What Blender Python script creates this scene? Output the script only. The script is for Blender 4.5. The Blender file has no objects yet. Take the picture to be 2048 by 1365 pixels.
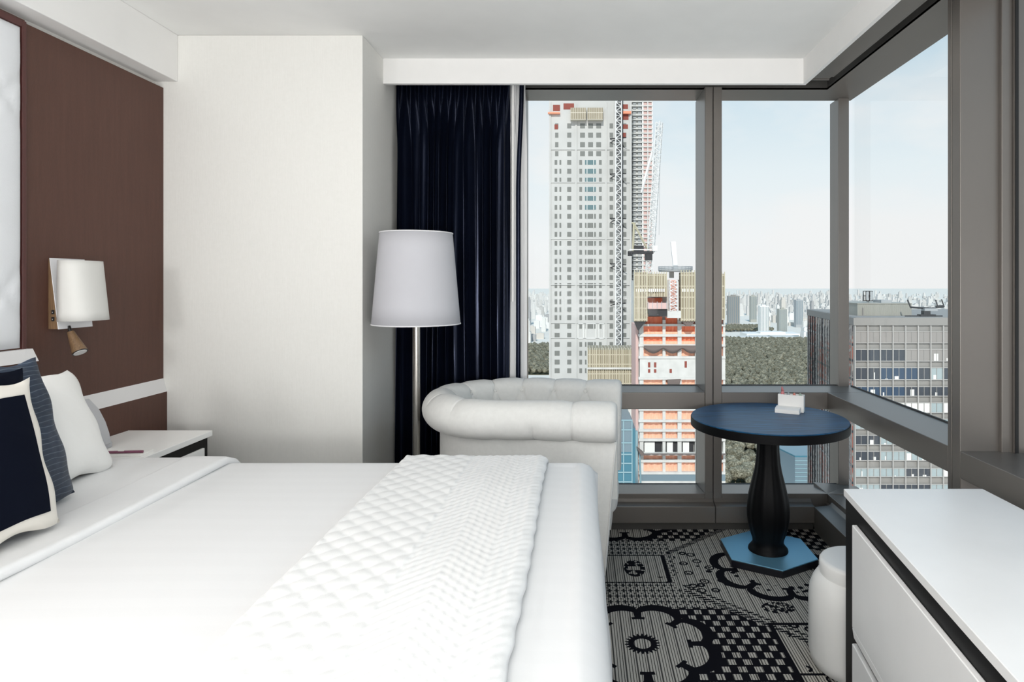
import bpy, bmesh, math, random
from mathutils import Vector, Matrix
import numpy as np
random.seed(7)
PI = math.pi
S = bpy.context.scene
COL = S.collection
F, CX, CY, H = 1250.0, 1163.0, 568.0, 1.40      # focal length / vanishing point / eye height


def WX(x, Y): return (x - CX) * Y / F
def WZ(y, Y): return H - (y - CY) * Y / F


def C(r, g, b, a=1.0):
    def l(c):
        c /= 255.0
        return c / 12.92 if c <= 0.04045 else ((c + 0.055) / 1.055) ** 2.4
    return (l(r), l(g), l(b), a)


# ------------------------------------------------------------------ node maths
class NT:
    def __init__(s, tree): s.t = tree
    def node(s, kind, **kw):
        n = s.t.nodes.new(kind)
        for k, v in kw.items(): setattr(n, k, v)
        return n
    def link(s, a, b): s.t.links.new(a.s if isinstance(a, E) else a, b)
    def m(s, op, *a, clamp=False):
        n = s.node('ShaderNodeMath', operation=op); n.use_clamp = clamp
        for i, v in enumerate(a):
            if isinstance(v, E): s.t.links.new(v.s, n.inputs[i])
            else: n.inputs[i].default_value = v
        return E(s, n.outputs[0])
    def mix(s, f, a, b):
        n = s.node('ShaderNodeMix', data_type='RGBA')
        for i, v in ((0, f), (6, a), (7, b)):
            if isinstance(v, E): s.t.links.new(v.s, n.inputs[i])
            else: n.inputs[i].default_value = v
        return E(s, n.outputs[2])
    def pos(s, which='Object'):
        if which == 'World':
            o = s.node('ShaderNodeNewGeometry').outputs['Position']
        else:
            o = s.node('ShaderNodeTexCoord').outputs[which]
        n = s.node('ShaderNodeSeparateXYZ'); s.t.links.new(o, n.inputs[0])
        return E(s, n.outputs[0]), E(s, n.outputs[1]), E(s, n.outputs[2])
    def vec(s, x, y, z=0.0):
        n = s.node('ShaderNodeCombineXYZ')
        for i, v in enumerate((x, y, z)):
            if isinstance(v, E): s.t.links.new(v.s, n.inputs[i])
            else: n.inputs[i].default_value = v
        return E(s, n.outputs[0])
    def noise(s, v, scale, detail=2.0, rough=0.5):
        n = s.node('ShaderNodeTexNoise'); n.inputs['Scale'].default_value = scale
        n.inputs['Detail'].default_value = detail; n.inputs['Roughness'].default_value = rough
        if v is not None: s.link(v, n.inputs['Vector'])
        return E(s, n.outputs[0])
    def voro(s, v, scale, feature='F1', out=0):
        n = s.node('ShaderNodeTexVoronoi', feature=feature); n.inputs['Scale'].default_value = scale
        if v is not None: s.link(v, n.inputs['Vector'])
        return E(s, n.outputs[out])
    def ramp(s, f, stops):
        n = s.node('ShaderNodeValToRGB'); s.link(f, n.inputs[0])
        e = n.color_ramp.elements
        while len(e) < len(stops): e.new(0.5)
        for el, (p, c) in zip(e, stops): el.position = p; el.color = c
        return E(s, n.outputs[0])


class E:
    def __init__(s, t, sock): s.t, s.s = t, sock
    def __add__(s, o): return s.t.m('ADD', s, o)
    __radd__ = __add__
    def __sub__(s, o): return s.t.m('SUBTRACT', s, o)
    def __rsub__(s, o): return s.t.m('SUBTRACT', o, s)
    def __mul__(s, o): return s.t.m('MULTIPLY', s, o)
    __rmul__ = __mul__
    def __truediv__(s, o): return s.t.m('DIVIDE', s, o)
    def __lt__(s, o): return s.t.m('LESS_THAN', s, o)
    def __gt__(s, o): return s.t.m('GREATER_THAN', s, o)
    def __and__(s, o): return s.t.m('MULTIPLY', s, o)
    def __or__(s, o): return s.t.m('MAXIMUM', s, o)
    def inv(s): return s.t.m('SUBTRACT', 1.0, s)
    def fract(s): return s.t.m('FRACT', s)
    def floor(s): return s.t.m('FLOOR', s)
    def abs(s): return s.t.m('ABSOLUTE', s)
    def sin(s): return s.t.m('SINE', s)
    def cos(s): return s.t.m('COSINE', s)
    def sqrt(s): return s.t.m('SQRT', s)
    def pw(s, o): return s.t.m('POWER', s, o)
    def mod2(s): return s.t.m('FLOORED_MODULO', s, 2.0)


def mat(name, color=(0.8, 0.8, 0.8, 1), rough=0.5, metal=0.0, spec=0.5, fn=None, bump=None, **kw):
    """fn(T) -> colour expression ; bump(T) -> (height expr, strength, distance)"""
    m = bpy.data.materials.new(name); m.use_nodes = True
    T = NT(m.node_tree)
    b = m.node_tree.nodes['Principled BSDF']
    b.inputs['Base Color'].default_value = color
    b.inputs['Roughness'].default_value = rough
    b.inputs['Metallic'].default_value = metal
    b.inputs['Specular IOR Level'].default_value = spec
    for k, v in kw.items(): b.inputs[k.replace('_', ' ')].default_value = v
    if fn is None:
        def fn(T, c=color):
            n = T.noise(E(T, T.node('ShaderNodeTexCoord').outputs['Object']), 6.0, 3.0)
            return T.mix(n, tuple(x * 0.96 for x in c[:3]) + (1,), tuple(min(1, x * 1.04) for x in c[:3]) + (1,))
    r = fn(T)
    T.link(r, b.inputs['Base Color'])
    if bump:
        h, st, d = bump(T)
        n = T.node('ShaderNodeBump'); n.inputs['Strength'].default_value = st; n.inputs['Distance'].default_value = d
        T.link(h, n.inputs['Height']); T.t.links.new(n.outputs[0], b.inputs['Normal'])
    return m


# ------------------------------------------------------------------ mesh builder
class MB:
    def __init__(s): s.v = []; s.f = []
    def add(s, vs, fs):
        o = len(s.v); s.v += [tuple(p) for p in vs]; s.f += [tuple(i + o for i in f) for f in fs]; return s
    def box(s, x0, x1, y0, y1, z0, z1):
        if x0 > x1: x0, x1 = x1, x0
        if y0 > y1: y0, y1 = y1, y0
        if z0 > z1: z0, z1 = z1, z0
        return s.add([(x0, y0, z0), (x1, y0, z0), (x1, y1, z0), (x0, y1, z0), (x0, y0, z1), (x1, y0, z1), (x1, y1, z1), (x0, y1, z1)],
                     [(0, 3, 2, 1), (4, 5, 6, 7), (0, 1, 5, 4), (1, 2, 6, 5), (2, 3, 7, 6), (3, 0, 4, 7)])
    def prism(s, poly, a, b, axis='z'):
        """polygon extruded from a to b along axis; poly is CCW in the remaining two axes"""
        n = len(poly)
        def p(q, t):
            return {'z': (q[0], q[1], t), 'y': (q[0], t, q[1]), 'x': (t, q[0], q[1])}[axis]
        vs = [p(q, a) for q in poly] + [p(q, b) for q in poly]
        fs = [tuple(range(n - 1, -1, -1)), tuple(range(n, 2 * n))]
        fs += [(i, (i + 1) % n, n + (i + 1) % n, n + i) for i in range(n)]
        return s.add(vs, fs)
    def hull8(s, p): # 8 corner points like box ordering
        return s.add(p, [(0, 3, 2, 1), (4, 5, 6, 7), (0, 1, 5, 4), (1, 2, 6, 5), (2, 3, 7, 6), (3, 0, 4, 7)])
    def lathe(s, prof, c=(0, 0, 0), n=48, cap=True, rf=None):
        vs = []
        for r, z in prof:
            for i in range(n):
                a = 2 * PI * i / n
                rr = r * (rf(a, z) if rf else 1)
                vs.append((c[0] + rr * math.cos(a), c[1] + rr * math.sin(a), c[2] + z))
        fs = []
        for j in range(len(prof) - 1):
            for i in range(n):
                i2 = (i + 1) % n
                fs.append((j * n + i, j * n + i2, (j + 1) * n + i2, (j + 1) * n + i))
        if cap:
            fs.append(tuple(range(n - 1, -1, -1))); k = (len(prof) - 1) * n; fs.append(tuple(k + i for i in range(n)))
        return s.add(vs, fs)
    def tube(s, pts, r, n=8, cap=True):
        pts = [Vector(p) for p in pts]; rings = []
        up = None
        for i, p in enumerate(pts):
            d = (pts[min(i + 1, len(pts) - 1)] - pts[max(i - 1, 0)]).normalized()
            if up is None: up = Vector((0, 0, 1)) if abs(d.z) < 0.9 else Vector((1, 0, 0))
            a = d.cross(up).normalized(); b = a.cross(d).normalized(); up = b
            rr = r[i] if isinstance(r, (list, tuple)) else r
            rings.append([p + a * (math.cos(2 * PI * k / n) * rr) + b * (math.sin(2 * PI * k / n) * rr) for k in range(n)])
        vs = [q for ring in rings for q in ring]; fs = []
        for j in range(len(pts) - 1):
            for k in range(n):
                k2 = (k + 1) % n
                fs.append((j * n + k, (j + 1) * n + k, (j + 1) * n + k2, j * n + k2))
        if cap:
            fs.append(tuple(range(n))); o = (len(pts) - 1) * n; fs.append(tuple(o + n - 1 - k for k in range(n)))
        return s.add(vs, fs)
    def bar(s, a, b, w): return s.tube([a, b], w, n=4)
    def grid(s, fn, nu, nv, closeu=False, closev=False):
        vs = [fn(i / (nu if closeu else nu - 1), j / (nv if closev else nv - 1)) for j in range(nv) for i in range(nu)]
        fs = []
        for j in range(nv if closev else nv - 1):
            for i in range(nu if closeu else nu - 1):
                i2, j2 = (i + 1) % nu, (j + 1) % nv
                fs.append((j * nu + i, j * nu + i2, j2 * nu + i2, j2 * nu + i))
        return s.add(vs, fs)
    def sphere(s, c, r, nu=20, nv=12, sc=(1, 1, 1)):
        prof = []
        vs = []; fs = []
        for j in range(1, nv):
            t = PI * j / nv
            for i in range(nu):
                a = 2 * PI * i / nu
                vs.append((c[0] + r * sc[0] * math.sin(t) * math.cos(a), c[1] + r * sc[1] * math.sin(t) * math.sin(a), c[2] - r * sc[2] * math.cos(t)))
        for j in range(nv - 2):
            for i in range(nu):
                i2 = (i + 1) % nu
                fs.append((j * nu + i, j * nu + i2, (j + 1) * nu + i2, (j + 1) * nu + i))
        b = len(vs); vs += [(c[0], c[1], c[2] - r * sc[2]), (c[0], c[1], c[2] + r * sc[2])]
        for i in range(nu):
            i2 = (i + 1) % nu
            fs.append((b, i2, i)); fs.append((b + 1, (nv - 2) * nu + i, (nv - 2) * nu + i2))
        return s.add(vs, fs)
    def build(s, name, m, parent=None, local=False, smooth=None, bevel=0.0, seg=2, fix=True):
        vs = s.v
        loc = (0, 0, 0)
        if parent is not None and not local:
            r = parent
            while r.parent: r = r.parent
            L = r.location
            vs = [(x - L.x, y - L.y, z - L.z) for x, y, z in vs]
        elif parent is None:
            a = np.array(vs); lo, hi = a.min(0), a.max(0)
            loc = (float((lo[0] + hi[0]) / 2), float((lo[1] + hi[1]) / 2), float(lo[2]))
            vs = [(x - loc[0], y - loc[1], z - loc[2]) for x, y, z in vs]
        me = bpy.data.meshes.new(name); me.from_pydata(vs, [], s.f); 
        if fix:
            bm = bmesh.new(); bm.from_mesh(me); bmesh.ops.recalc_face_normals(bm, faces=bm.faces); bm.to_mesh(me); bm.free()
        me.materials.append(m)
        o = bpy.data.objects.new(name, me); COL.objects.link(o); o.location = loc
        if smooth is not None:
            me.shade_smooth()
            if smooth > 0: me.set_sharp_from_angle(angle=math.radians(smooth))
        if bevel:
            md = o.modifiers.new('edge', 'BEVEL'); md.width = bevel; md.segments = seg; md.limit_method = 'ANGLE'; md.angle_limit = 0.6
            me.shade_smooth(); md.harden_normals = True
        if parent is not None: o.parent = parent
        return o


def tag(o, label=None, cat=None, group=None, kind=None):
    if label: o['label'] = label
    if cat: o['category'] = cat
    if group: o['group'] = group
    if kind: o['kind'] = kind
    return o


def thing(name, label, cat, loc=(0, 0, 0), rz=0.0, group=None):
    o = bpy.data.objects.new(name, None); COL.objects.link(o)
    o.location = loc; o.rotation_euler = (0, 0, rz); o.empty_display_size = 0.1
    return tag(o, label, cat, group)


def cp(o, parent=None, loc=None, mesh=None):
    c = o.copy(); COL.objects.link(c)
    if parent is not None: c.parent = parent
    if loc is not None: c.location = loc
    return c


def struct(mb, name, m, label=None, **kw):
    o = mb.build(name, m, **kw); o['kind'] = 'structure'
    if label: o['label'] = label
    return o


# ------------------------------------------------------------------ materials
def wall_fn(T):
    x, y, z = T.pos('World')
    n = T.noise(T.vec(x * 1.0, y * 1.0, z * 1.0), 60.0, 4.0, 0.7)
    w = T.noise(T.vec(x * 300.0, y * 300.0, z * 6.0), 1.0, 2.0)
    return T.mix(n * 0.6 + w * 0.4, C(219, 218, 213), C(232, 231, 227))
def wall_bump(T):
    x, y, z = T.pos('World')
    return T.noise(T.vec(x * 220.0, y * 220.0, z * 30.0), 1.0, 3.0), 0.15, 0.002
M = {}
M['wall'] = mat('wallpaper', rough=0.75, spec=0.25, fn=wall_fn, bump=wall_bump)
M['ceil'] = mat('ceiling_paint', C(236, 236, 234), rough=0.85, spec=0.2)
M['soffit'] = mat('soffit_paint', C(234, 233, 231), rough=0.8, spec=0.2)
M['frame'] = mat('grey_painted_metal', C(118, 113, 108), rough=0.36, metal=0.45, spec=0.5,
                 bump=lambda T: (T.noise(E(T, T.node('ShaderNodeTexCoord').outputs['Object']), 350.0, 2.0), 0.05, 0.001))
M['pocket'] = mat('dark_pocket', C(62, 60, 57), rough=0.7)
M['gap'] = mat('black_gap', C(25, 25, 25), rough=0.8)
M['gasket'] = mat('dark_grey_gasket', C(70, 70, 70), rough=0.7)

def wood_fn(T):
    x, y, z = T.pos('World')
    n = T.noise(T.vec(x * 8, y * 60, z * 5), 1.0, 5.0, 0.6)
    p = T.noise(T.vec(x * 200, y * 400, z * 60), 1.0, 2.0, 0.5)
    return T.mix(n * 0.6 + p * 0.4, C(68, 45, 38), C(100, 69, 58))
M['brown'] = mat('brown_wood_panel', rough=0.5, spec=0.3, fn=wood_fn)
M['brownedge'] = mat('reddish_wood_edge', C(80, 42, 38), rough=0.45)
M['whitelac'] = mat('white_lacquer', C(246, 245, 243), rough=0.32, spec=0.45)
M['strip'] = mat('pale_rail', C(224, 223, 223), rough=0.5)
M['pad'] = mat('headboard_fabric', C(228, 230, 233), rough=0.85, spec=0.2,
               bump=lambda T: (T.noise(E(T, T.node('ShaderNodeTexCoord').outputs['Object']), 300.0, 3.0), 0.2, 0.002))
M['blackframe'] = mat('black_frame', C(13, 12, 12), rough=0.5, spec=0.2)
M['plum'] = mat('plum_plastic', C(118, 66, 88), rough=0.4)
M['phone'] = mat('grey_plastic', C(178, 179, 182), rough=0.45)
M['phonedark'] = mat('dark_phone_face', C(28, 28, 34), rough=0.35)
M['paper'] = mat('paper', C(238, 237, 233), rough=0.85, spec=0.1)
M['chrome'] = mat('brushed_nickel', C(176, 172, 166), rough=0.22, metal=1.0)
M['shade'] = mat('lampshade_fabric', C(188, 188, 193), rough=0.9, spec=0.1,
                 bump=lambda T: (T.noise(E(T, T.node('ShaderNodeTexCoord').outputs['Object']), 240.0, 2.0), 0.1, 0.001))
M['sconceshade'] = mat('sconce_fabric', C(214, 213, 209), rough=0.9, spec=0.1)
M['shadeline'] = mat('shade_trim', C(226, 226, 228), rough=0.85)
def cone_fn(T):
    x, y, z = T.pos('Object')
    n = T.noise(T.vec(x * 300, y * 300, z * 20), 1.0, 2.0)
    return T.mix(n, C(80, 60, 44), C(150, 120, 88))
M['conewood'] = mat('reading_light_wood', rough=0.45, fn=cone_fn)
M['lens'] = mat('frosted_lens', C(230, 230, 228), rough=0.3)

def duvet_fn(T):
    x, y, z = T.pos('World')
    st = ((y * 14.0).fract() > 0.5)
    return T.mix(st, C(226, 226, 226), C(227, 227, 227))
def duvet_bump(T):
    x, y, z = T.pos('World')
    return T.noise(T.vec(x * 3, y * 4, z * 4), 1.0, 2.0), 0.10, 0.02
M['duvet'] = mat('white_sateen', rough=0.62, spec=0.25, fn=duvet_fn, bump=duvet_bump)
M['sheet'] = mat('white_sheet', C(231, 231, 231), rough=0.7, spec=0.2,
                 bump=lambda T: (T.noise(E(T, T.node('ShaderNodeTexCoord').outputs['Object']), 7.0, 3.0), 0.3, 0.02))
M['throw'] = mat('white_knit', C(228, 228, 227), rough=0.9, spec=0.1,
                 bump=lambda T: (T.noise(E(T, T.node('ShaderNodeTexCoord').outputs['Object']), 420.0, 2.0), 0.15, 0.002))
M['pillowwhite'] = mat('white_pillowcase', C(240, 239, 236), rough=0.75, spec=0.2,
                 bump=lambda T: (T.noise(E(T, T.node('ShaderNodeTexCoord').outputs['Object']), 9.0, 3.0), 0.35, 0.02))
M['cream'] = mat('cream_border', C(226, 221, 212), rough=0.8, spec=0.2)
M['navyvelvet'] = mat('navy_velvet', C(5, 10, 25), rough=0.85, spec=0.1, Sheen_Weight=0.0, Sheen_Roughness=0.4)
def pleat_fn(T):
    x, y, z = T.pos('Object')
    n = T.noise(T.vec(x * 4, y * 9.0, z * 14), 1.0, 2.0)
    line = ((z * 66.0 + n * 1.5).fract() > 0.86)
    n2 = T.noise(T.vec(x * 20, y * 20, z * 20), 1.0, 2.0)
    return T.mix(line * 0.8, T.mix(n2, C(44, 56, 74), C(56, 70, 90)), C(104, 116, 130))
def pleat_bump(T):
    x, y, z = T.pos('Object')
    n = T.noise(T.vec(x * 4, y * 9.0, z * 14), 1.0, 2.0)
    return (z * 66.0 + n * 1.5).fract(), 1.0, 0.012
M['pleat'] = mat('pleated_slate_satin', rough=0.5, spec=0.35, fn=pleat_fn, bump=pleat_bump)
M['satin'] = mat('navy_satin', C(16, 23, 50), rough=0.29, metal=0.7, spec=1.0,
                 fn=lambda T: T.mix(T.noise(E(T, T.node('ShaderNodeTexCoord').outputs['Object']), 3.0, 2.0), C(15, 20, 36), C(36, 45, 70)))
M['sheer'] = mat('white_sheer', C(222, 222, 222), rough=0.9, spec=0.1)
M['greyfab'] = mat('pale_grey_velvet', rough=0.72, spec=0.25, Sheen_Weight=0.15,
                   fn=lambda T: T.mix(T.noise(E(T, T.node('ShaderNodeTexCoord').outputs['Object']), 45.0, 4.0, 0.65), C(205, 205, 202), C(222, 222, 219)),
                   bump=lambda T: (T.noise(E(T, T.node('ShaderNodeTexCoord').outputs['Object']), 160.0, 2.0), 0.08, 0.002))
M['darkleg'] = mat('dark_leg', C(30, 26, 26), rough=0.4)
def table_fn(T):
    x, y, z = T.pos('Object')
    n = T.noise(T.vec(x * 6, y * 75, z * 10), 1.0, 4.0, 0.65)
    return T.mix(T.ramp(n, [(0.3, (0, 0, 0, 1)), (0.7, (1, 1, 1, 1))]), C(4, 20, 38), C(32, 88, 128))  # wood streaks; their blue is sky sheen painted into the dark top
M['tabletop'] = mat('sky_sheen_top', rough=0.42, spec=0.6, Specular_Tint=(0.30, 0.62, 1.0, 1), fn=table_fn,
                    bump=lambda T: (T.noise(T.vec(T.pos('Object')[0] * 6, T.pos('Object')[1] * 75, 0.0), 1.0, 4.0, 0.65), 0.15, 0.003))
M['tableblack'] = mat('black_lacquer', C(7, 7, 9), rough=0.5, spec=0.15)
M['basesheen'] = mat('sky_sheen_base', C(128, 186, 214), rough=0.40, metal=0.6)  # blue of the sky reflected on the black base, painted as colour
M['baseedge'] = mat('black_base_edge', C(14, 14, 22), rough=0.4)
M['white'] = mat('white_ceramic', C(236, 235, 232), rough=0.4)

# carpet ---------------------------------------------------------------------
def carpet_fn(T):
    x, y, z = T.pos('World')
    wob = T.noise(T.vec(x * 3, y * 3, 0.0), 1.0, 1.0) * 0.004
    fs = ((x + wob) / 0.0105)
    fr = fs.fract()
    thick = ((fs * 0.25).fract() > 0.74) & (fr > 0.45)
    stripe = (fr > 0.72) | thick
    rad = lambda cx, cy: ((x - cx) * (x - cx) + (y - cy) * (y - cy)).sqrt()
    ang = lambda cx, cy: T.m('ARCTAN2', y - cy, x - cx)
    def medal(cx, cy, R, lobes, th):
        r = rad(cx, cy); a = ang(cx, cy)
        s = (a * (lobes / 2.0)).sin().abs()
        ro = s.pw(0.55) * (R * 0.18) + R * 0.86
        ring = (r < ro) & (r > ro - th)
        hook = (s < 0.30) & (r < ro) & (r > R * 0.60)
        hook2 = (s < 0.55) & (r < R * 0.66) & (r > R * 0.60)
        inside = r < ro
        return r, a, s, ring | hook | hook2, inside
    r1, a1, s1, ring1, in1 = medal(0.237, 2.43, 0.295, 8.0, 0.05)
    spk = (a1 * 22.0).sin() * 0.008
    core1 = (r1 < 0.062 + spk) & (r1 > 0.034)
    r2, a2, s2, ring2, in2 = medal(0.95, 3.06, 0.31, 8.0, 0.045)
    dots2 = ((r2 > 0.17) & (r2 < 0.235)) & (T.voro(T.vec(x * 1, y * 1, 0.0), 26.0) < 0.36)
    r3, a3, s3, ring3, in3 = medal(0.24, 3.70, 0.30, 8.0, 0.045)
    # woven checks
    u = x / 0.030; v = y / 0.044
    chk = ((u.floor() + v.floor()).mod2() > 0.5)
    bars = ((v.fract() < 0.16) | (v.fract() > 0.90))
    check = chk | bars
    # chain grid
    g = ((x / 0.032).fract() - 0.5).abs(); h = ((y / 0.05).fract() - 0.5).abs()
    chain = ((g > 0.40) & (h > 0.16)) | ((h > 0.42) & (g > 0.12)) | ((g + h < 0.16) & (h < 0.09))
    # curls
    vv = T.vec(x, y, 0.0)
    d = T.voro(vv, 15.0)
    curl = ((d > 0.24) & (d < 0.36)) | (d < 0.10)
    petals = T.noise(vv, 42.0, 1.0) > 0.56
    L1 = 2.813 - (x - 0.511) * 0.978 - y            # >0 below lower diagonal
    L2 = y - (3.259 + (x - 0.4615) * 0.878)         # >0 above upper diagonal
    zone_check = (L1 > 0.02) & (x < 0.765) & (y > 2.10) & (y < 2.70) & (x > 0.36)
    zone_top = ((L2 > 0.02) & (y > 3.40) & (x > 0.34)) | ((x > 1.02) & (y > 3.28))
    left = x < 0.47
    zone_grid = (left | (L1 > 0.02)) & (x < 0.62) & (y > 2.60) & (y < 3.45) & (zone_check.inv()) & ((left & (L2 > -0.25)) | (L1 > 0.0) | (x < 0.44))
    rect = (x < 0.425) & (y > 2.925) & (y < 3.225)
    redge = ((x < 0.425) & (x > 0.405)) | ((y - 2.925).abs() < 0.008) | ((y - 3.222).abs() < 0.008)
    rx = x - 0.26; ry = y - 3.075
    quat = (rx * rx * 6.0 + ry * ry * 2.0 < 0.016) & (T.noise(vv, 30.0, 1.0) > 0.42) & ((ry.abs() > 0.02) | (rx.abs() > 0.03))
    corner = rect & (((x > 0.34) & (((y - 3.075).abs()) > 0.09))) & curl
    scroll = ((x - 0.575) * (x - 0.575) * 3.2 + (y - 3.06) * (y - 3.06) < 0.062) & (left.inv())
    fl = ((x - 0.85) * (x - 0.85) + (y - 2.70) * (y - 2.70) * 2.2 < 0.0052) & (petals | (T.noise(vv, 60.0, 0.0) > 0.5))
    fl2 = ((x - 1.08) * (x - 1.08) + (y - 2.70) * (y - 2.70) * 2.2 < 0.0052) & petals
    diag = (x > 0.44) & ((L1.abs() < 0.018) | ((L2.abs() < 0.022)) | ((L1 + 0.05).abs() < 0.012)) & ((y * 55.0).fract() < 0.62) & (left.inv() | (L2 > -0.03)) & (y > 2.3)
    br = (x > 0.765) & (y < 2.58)
    bline = (br & ((y > 2.560) | (x < 0.785))) | (br & (y < 2.245) & (y > 2.232))
    tri = br & (((y - 2.40).abs() > 0.07) & (x > 0.82)) & curl
    dark = stripe * 0.88
    pat = (zone_check & check) | (zone_top & check) | ((zone_grid & rect.inv()) & chain) | (rect & (redge | quat)) | corner \
        | (scroll & (curl | (petals & (d < 0.2)))) | fl | fl2 | diag | bline | tri
    free = (in1 | in2 | in3).inv()
    pat = (pat & free) | ring1 | core1 | ring2 | dots2 | ring3
    tot = pat | dark
    n = T.noise(T.vec(x, y, 0.0), 300.0, 2.0)
    light = T.mix(n, C(150, 147, 140), C(200, 196, 188))
    return T.mix(tot, light, C(13, 13, 20))
M['carpet'] = mat('patterned_carpet', rough=0.95, spec=0.1, fn=carpet_fn,
                  bump=lambda T: (((T.pos('World')[0]) / 0.0105).fract(), 0.25, 0.003))

# glass ----------------------------------------------------------------------
def glass(name, tint=(0.985, 0.993, 0.993, 1), refl=0.07):
    m = bpy.data.materials.new(name); m.use_nodes = True; T = NT(m.node_tree)
    nt = m.node_tree; nt.nodes.remove(nt.nodes['Principled BSDF'])
    tr = T.node('ShaderNodeBsdfTransparent'); tr.inputs[0].default_value = tint
    gl = T.node('ShaderNodeBsdfGlossy'); gl.inputs['Roughness'].default_value = 0.0
    fr = T.node('ShaderNodeFresnel'); fr.inputs[0].default_value = 1.35
    f = T.m('MULTIPLY', E(T, fr.outputs[0]), refl, clamp=True)
    mx = T.node('ShaderNodeMixShader'); T.link(f, mx.inputs[0])
    nt.links.new(tr.outputs[0], mx.inputs[1]); nt.links.new(gl.outputs[0], mx.inputs[2])
    nt.links.new(mx.outputs[0], nt.nodes['Material Output'].inputs[0])
    return m
M['glass'] = glass('window_glass')
# ================================================================== ROOM SHELL
XL, XR = -2.035, 1.416          # panel plane, inner plane of right window wall
YF = 3.60                       # inner plane of far window wall
YB = -2.6                       # wall behind the camera
ZC = 2.612
YP = 3.043                      # pier front
XP = -1.066
GY, GX = 3.86, 1.655            # glass planes

struct(MB().box(-2.3, 1.75, YB - 0.2, 3.95, -0.25, 0.0), 'floor', M['carpet'])
struct(MB().box(-2.3, 1.66, YB - 0.2, 3.87, ZC, ZC + 0.3), 'ceiling', M['ceil'])
struct(MB().box(-2.3, -2.075, YB - 0.2, YP, 0.0, ZC), 'wall_left', M['wall'])
struct(MB().box(-2.3, 1.66, YB - 0.2, YB, 0.0, ZC), 'wall_rear', M['wall'])
struct(MB().box(-2.3, XP, YP, 3.95, 0.0, ZC), 'wall_pier', M['wall'], bevel=0.004)
struct(MB().box(XP, -0.36, YF + 0.02, 3.95, 0.0, ZC), 'wall_far', M['wall'])
# soffit over the bed, valances in front of the window pockets
struct(MB().box(-2.075, -1.9645, YB, YP, 2.384, ZC), 'trim_1', M['soffit'], bevel=0.004)
struct(MB().box(XP, 1.213, 3.36, 3.385, 2.477, ZC).box(1.193, 1.213, YB, 3.36, 2.477, ZC), 'trim_2', M['soffit'])
# dark pocket lining behind the valances
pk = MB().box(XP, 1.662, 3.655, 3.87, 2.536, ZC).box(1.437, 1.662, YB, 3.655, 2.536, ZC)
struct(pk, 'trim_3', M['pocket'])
struct(MB().box(-0.34, 1.437, 3.655, 3.872, 2.5345, 2.546).box(1.437, 1.665, YB, 3.872, 2.5345, 2.546), 'trim_4', M['frame'])
# outside spandrels closing the shell
struct(MB().box(-0.36, 1.66, 3.871, 3.89, 2.56, 3.0).box(1.662, 1.68, YB - .2, 3.89, 2.56, 3.0), 'trim_5', M['frame'])

# --- shade track in the right pocket
tk = thing('shade_track', 'grey roller shade track in the ceiling pocket above the right windows', 'shade track', (1.27, 0.4, 2.5))
MB().box(1.222, 1.338, YB + .1, 3.372, 2.507, 2.56).build('cassette', M['frame'], tk, bevel=0.004)
MB().box(1.342, 1.356, YB + .1, 3.36, 2.512, 2.556).build('rail', M['frame'], tk, bevel=0.002)
MB().box(1.222, 1.338, 3.3725, 3.384, 2.502, 2.565).build('end_cap', M['frame'], tk)
MB().box(1.225, 1.356, YB + .1, 3.35, 2.561, ZC - .001).build('bracket', M['pocket'], tk)

def frame_part(root, name, mb, m='frame', bevel=0.003):
    return mb.build(name, M[m], root, bevel=bevel)

def window(name, loc):
    o = thing(name, None, None, loc); o['kind'] = 'structure'; return o

# window_1: left unit of far wall ; window_2: right unit of far wall
def far_window(name, x0, x1, left_post=None):
    w = window(name, ((x0 + x1) / 2, 3.73, 0.0))
    frame_part(w, 'rail', MB().box(x0, x1, 3.60, 3.86, 0.676, 0.774))
    sill = MB().prism([(3.60, 0.10), (3.88, 0.10), (3.88, 0.163), (3.60, 0.19)], x0, x1, 'x')
    frame_part(w, 'sill', sill)
    MB().box(x0, x1, GY, GY + 0.012, 0.16, 0.690).build('glass_pane', M['glass'], w)
    MB().box(x0, x1, GY, GY + 0.012, 0.765, 2.53).build('glass_pane', M['glass'], w)
    # slim dark gaskets round the panes
    MB().box(x0, x1, GY - .012, GY - .002, 0.774, 0.779).box(x0, x1, GY - .012, GY - .002, 0.164, 0.169).build('gasket', M['gasket'], w)
    return w
w1 = far_window('window_1', -0.36, 0.711)
frame_part(w1, 'jamb', MB().box(-0.36, -0.33, 3.60, 3.88, 0.0, 2.535))
w2 = far_window('window_2', 0.809, 1.645)

mu = window('window_mullion', (0.76, 3.73, 0.0)); mu.name = 'trim_6'
frame_part(mu, 'post', MB().box(0.711, 0.757, 3.60, 3.90, 0.0, 2.536).box(0.760, 0.809, 3.60, 3.90, 0.0, 2.536))
MB().box(0.757, 0.760, 3.61, 3.90, 0.0, 2.53).build('joint', M['gap'], mu)
MB().box(0.7125, 0.7535, 3.594, 3.60, 0.20, 2.53).build('cover_strip', M['frame'], mu, bevel=0.002)

cpst = window('corner', (1.60, 3.85, 0)); cpst.name = 'trim_7'
frame_part(cpst, 'post', MB().box(1.569, 1.634, 3.816, 3.95, 0.10, 2.536))

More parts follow.
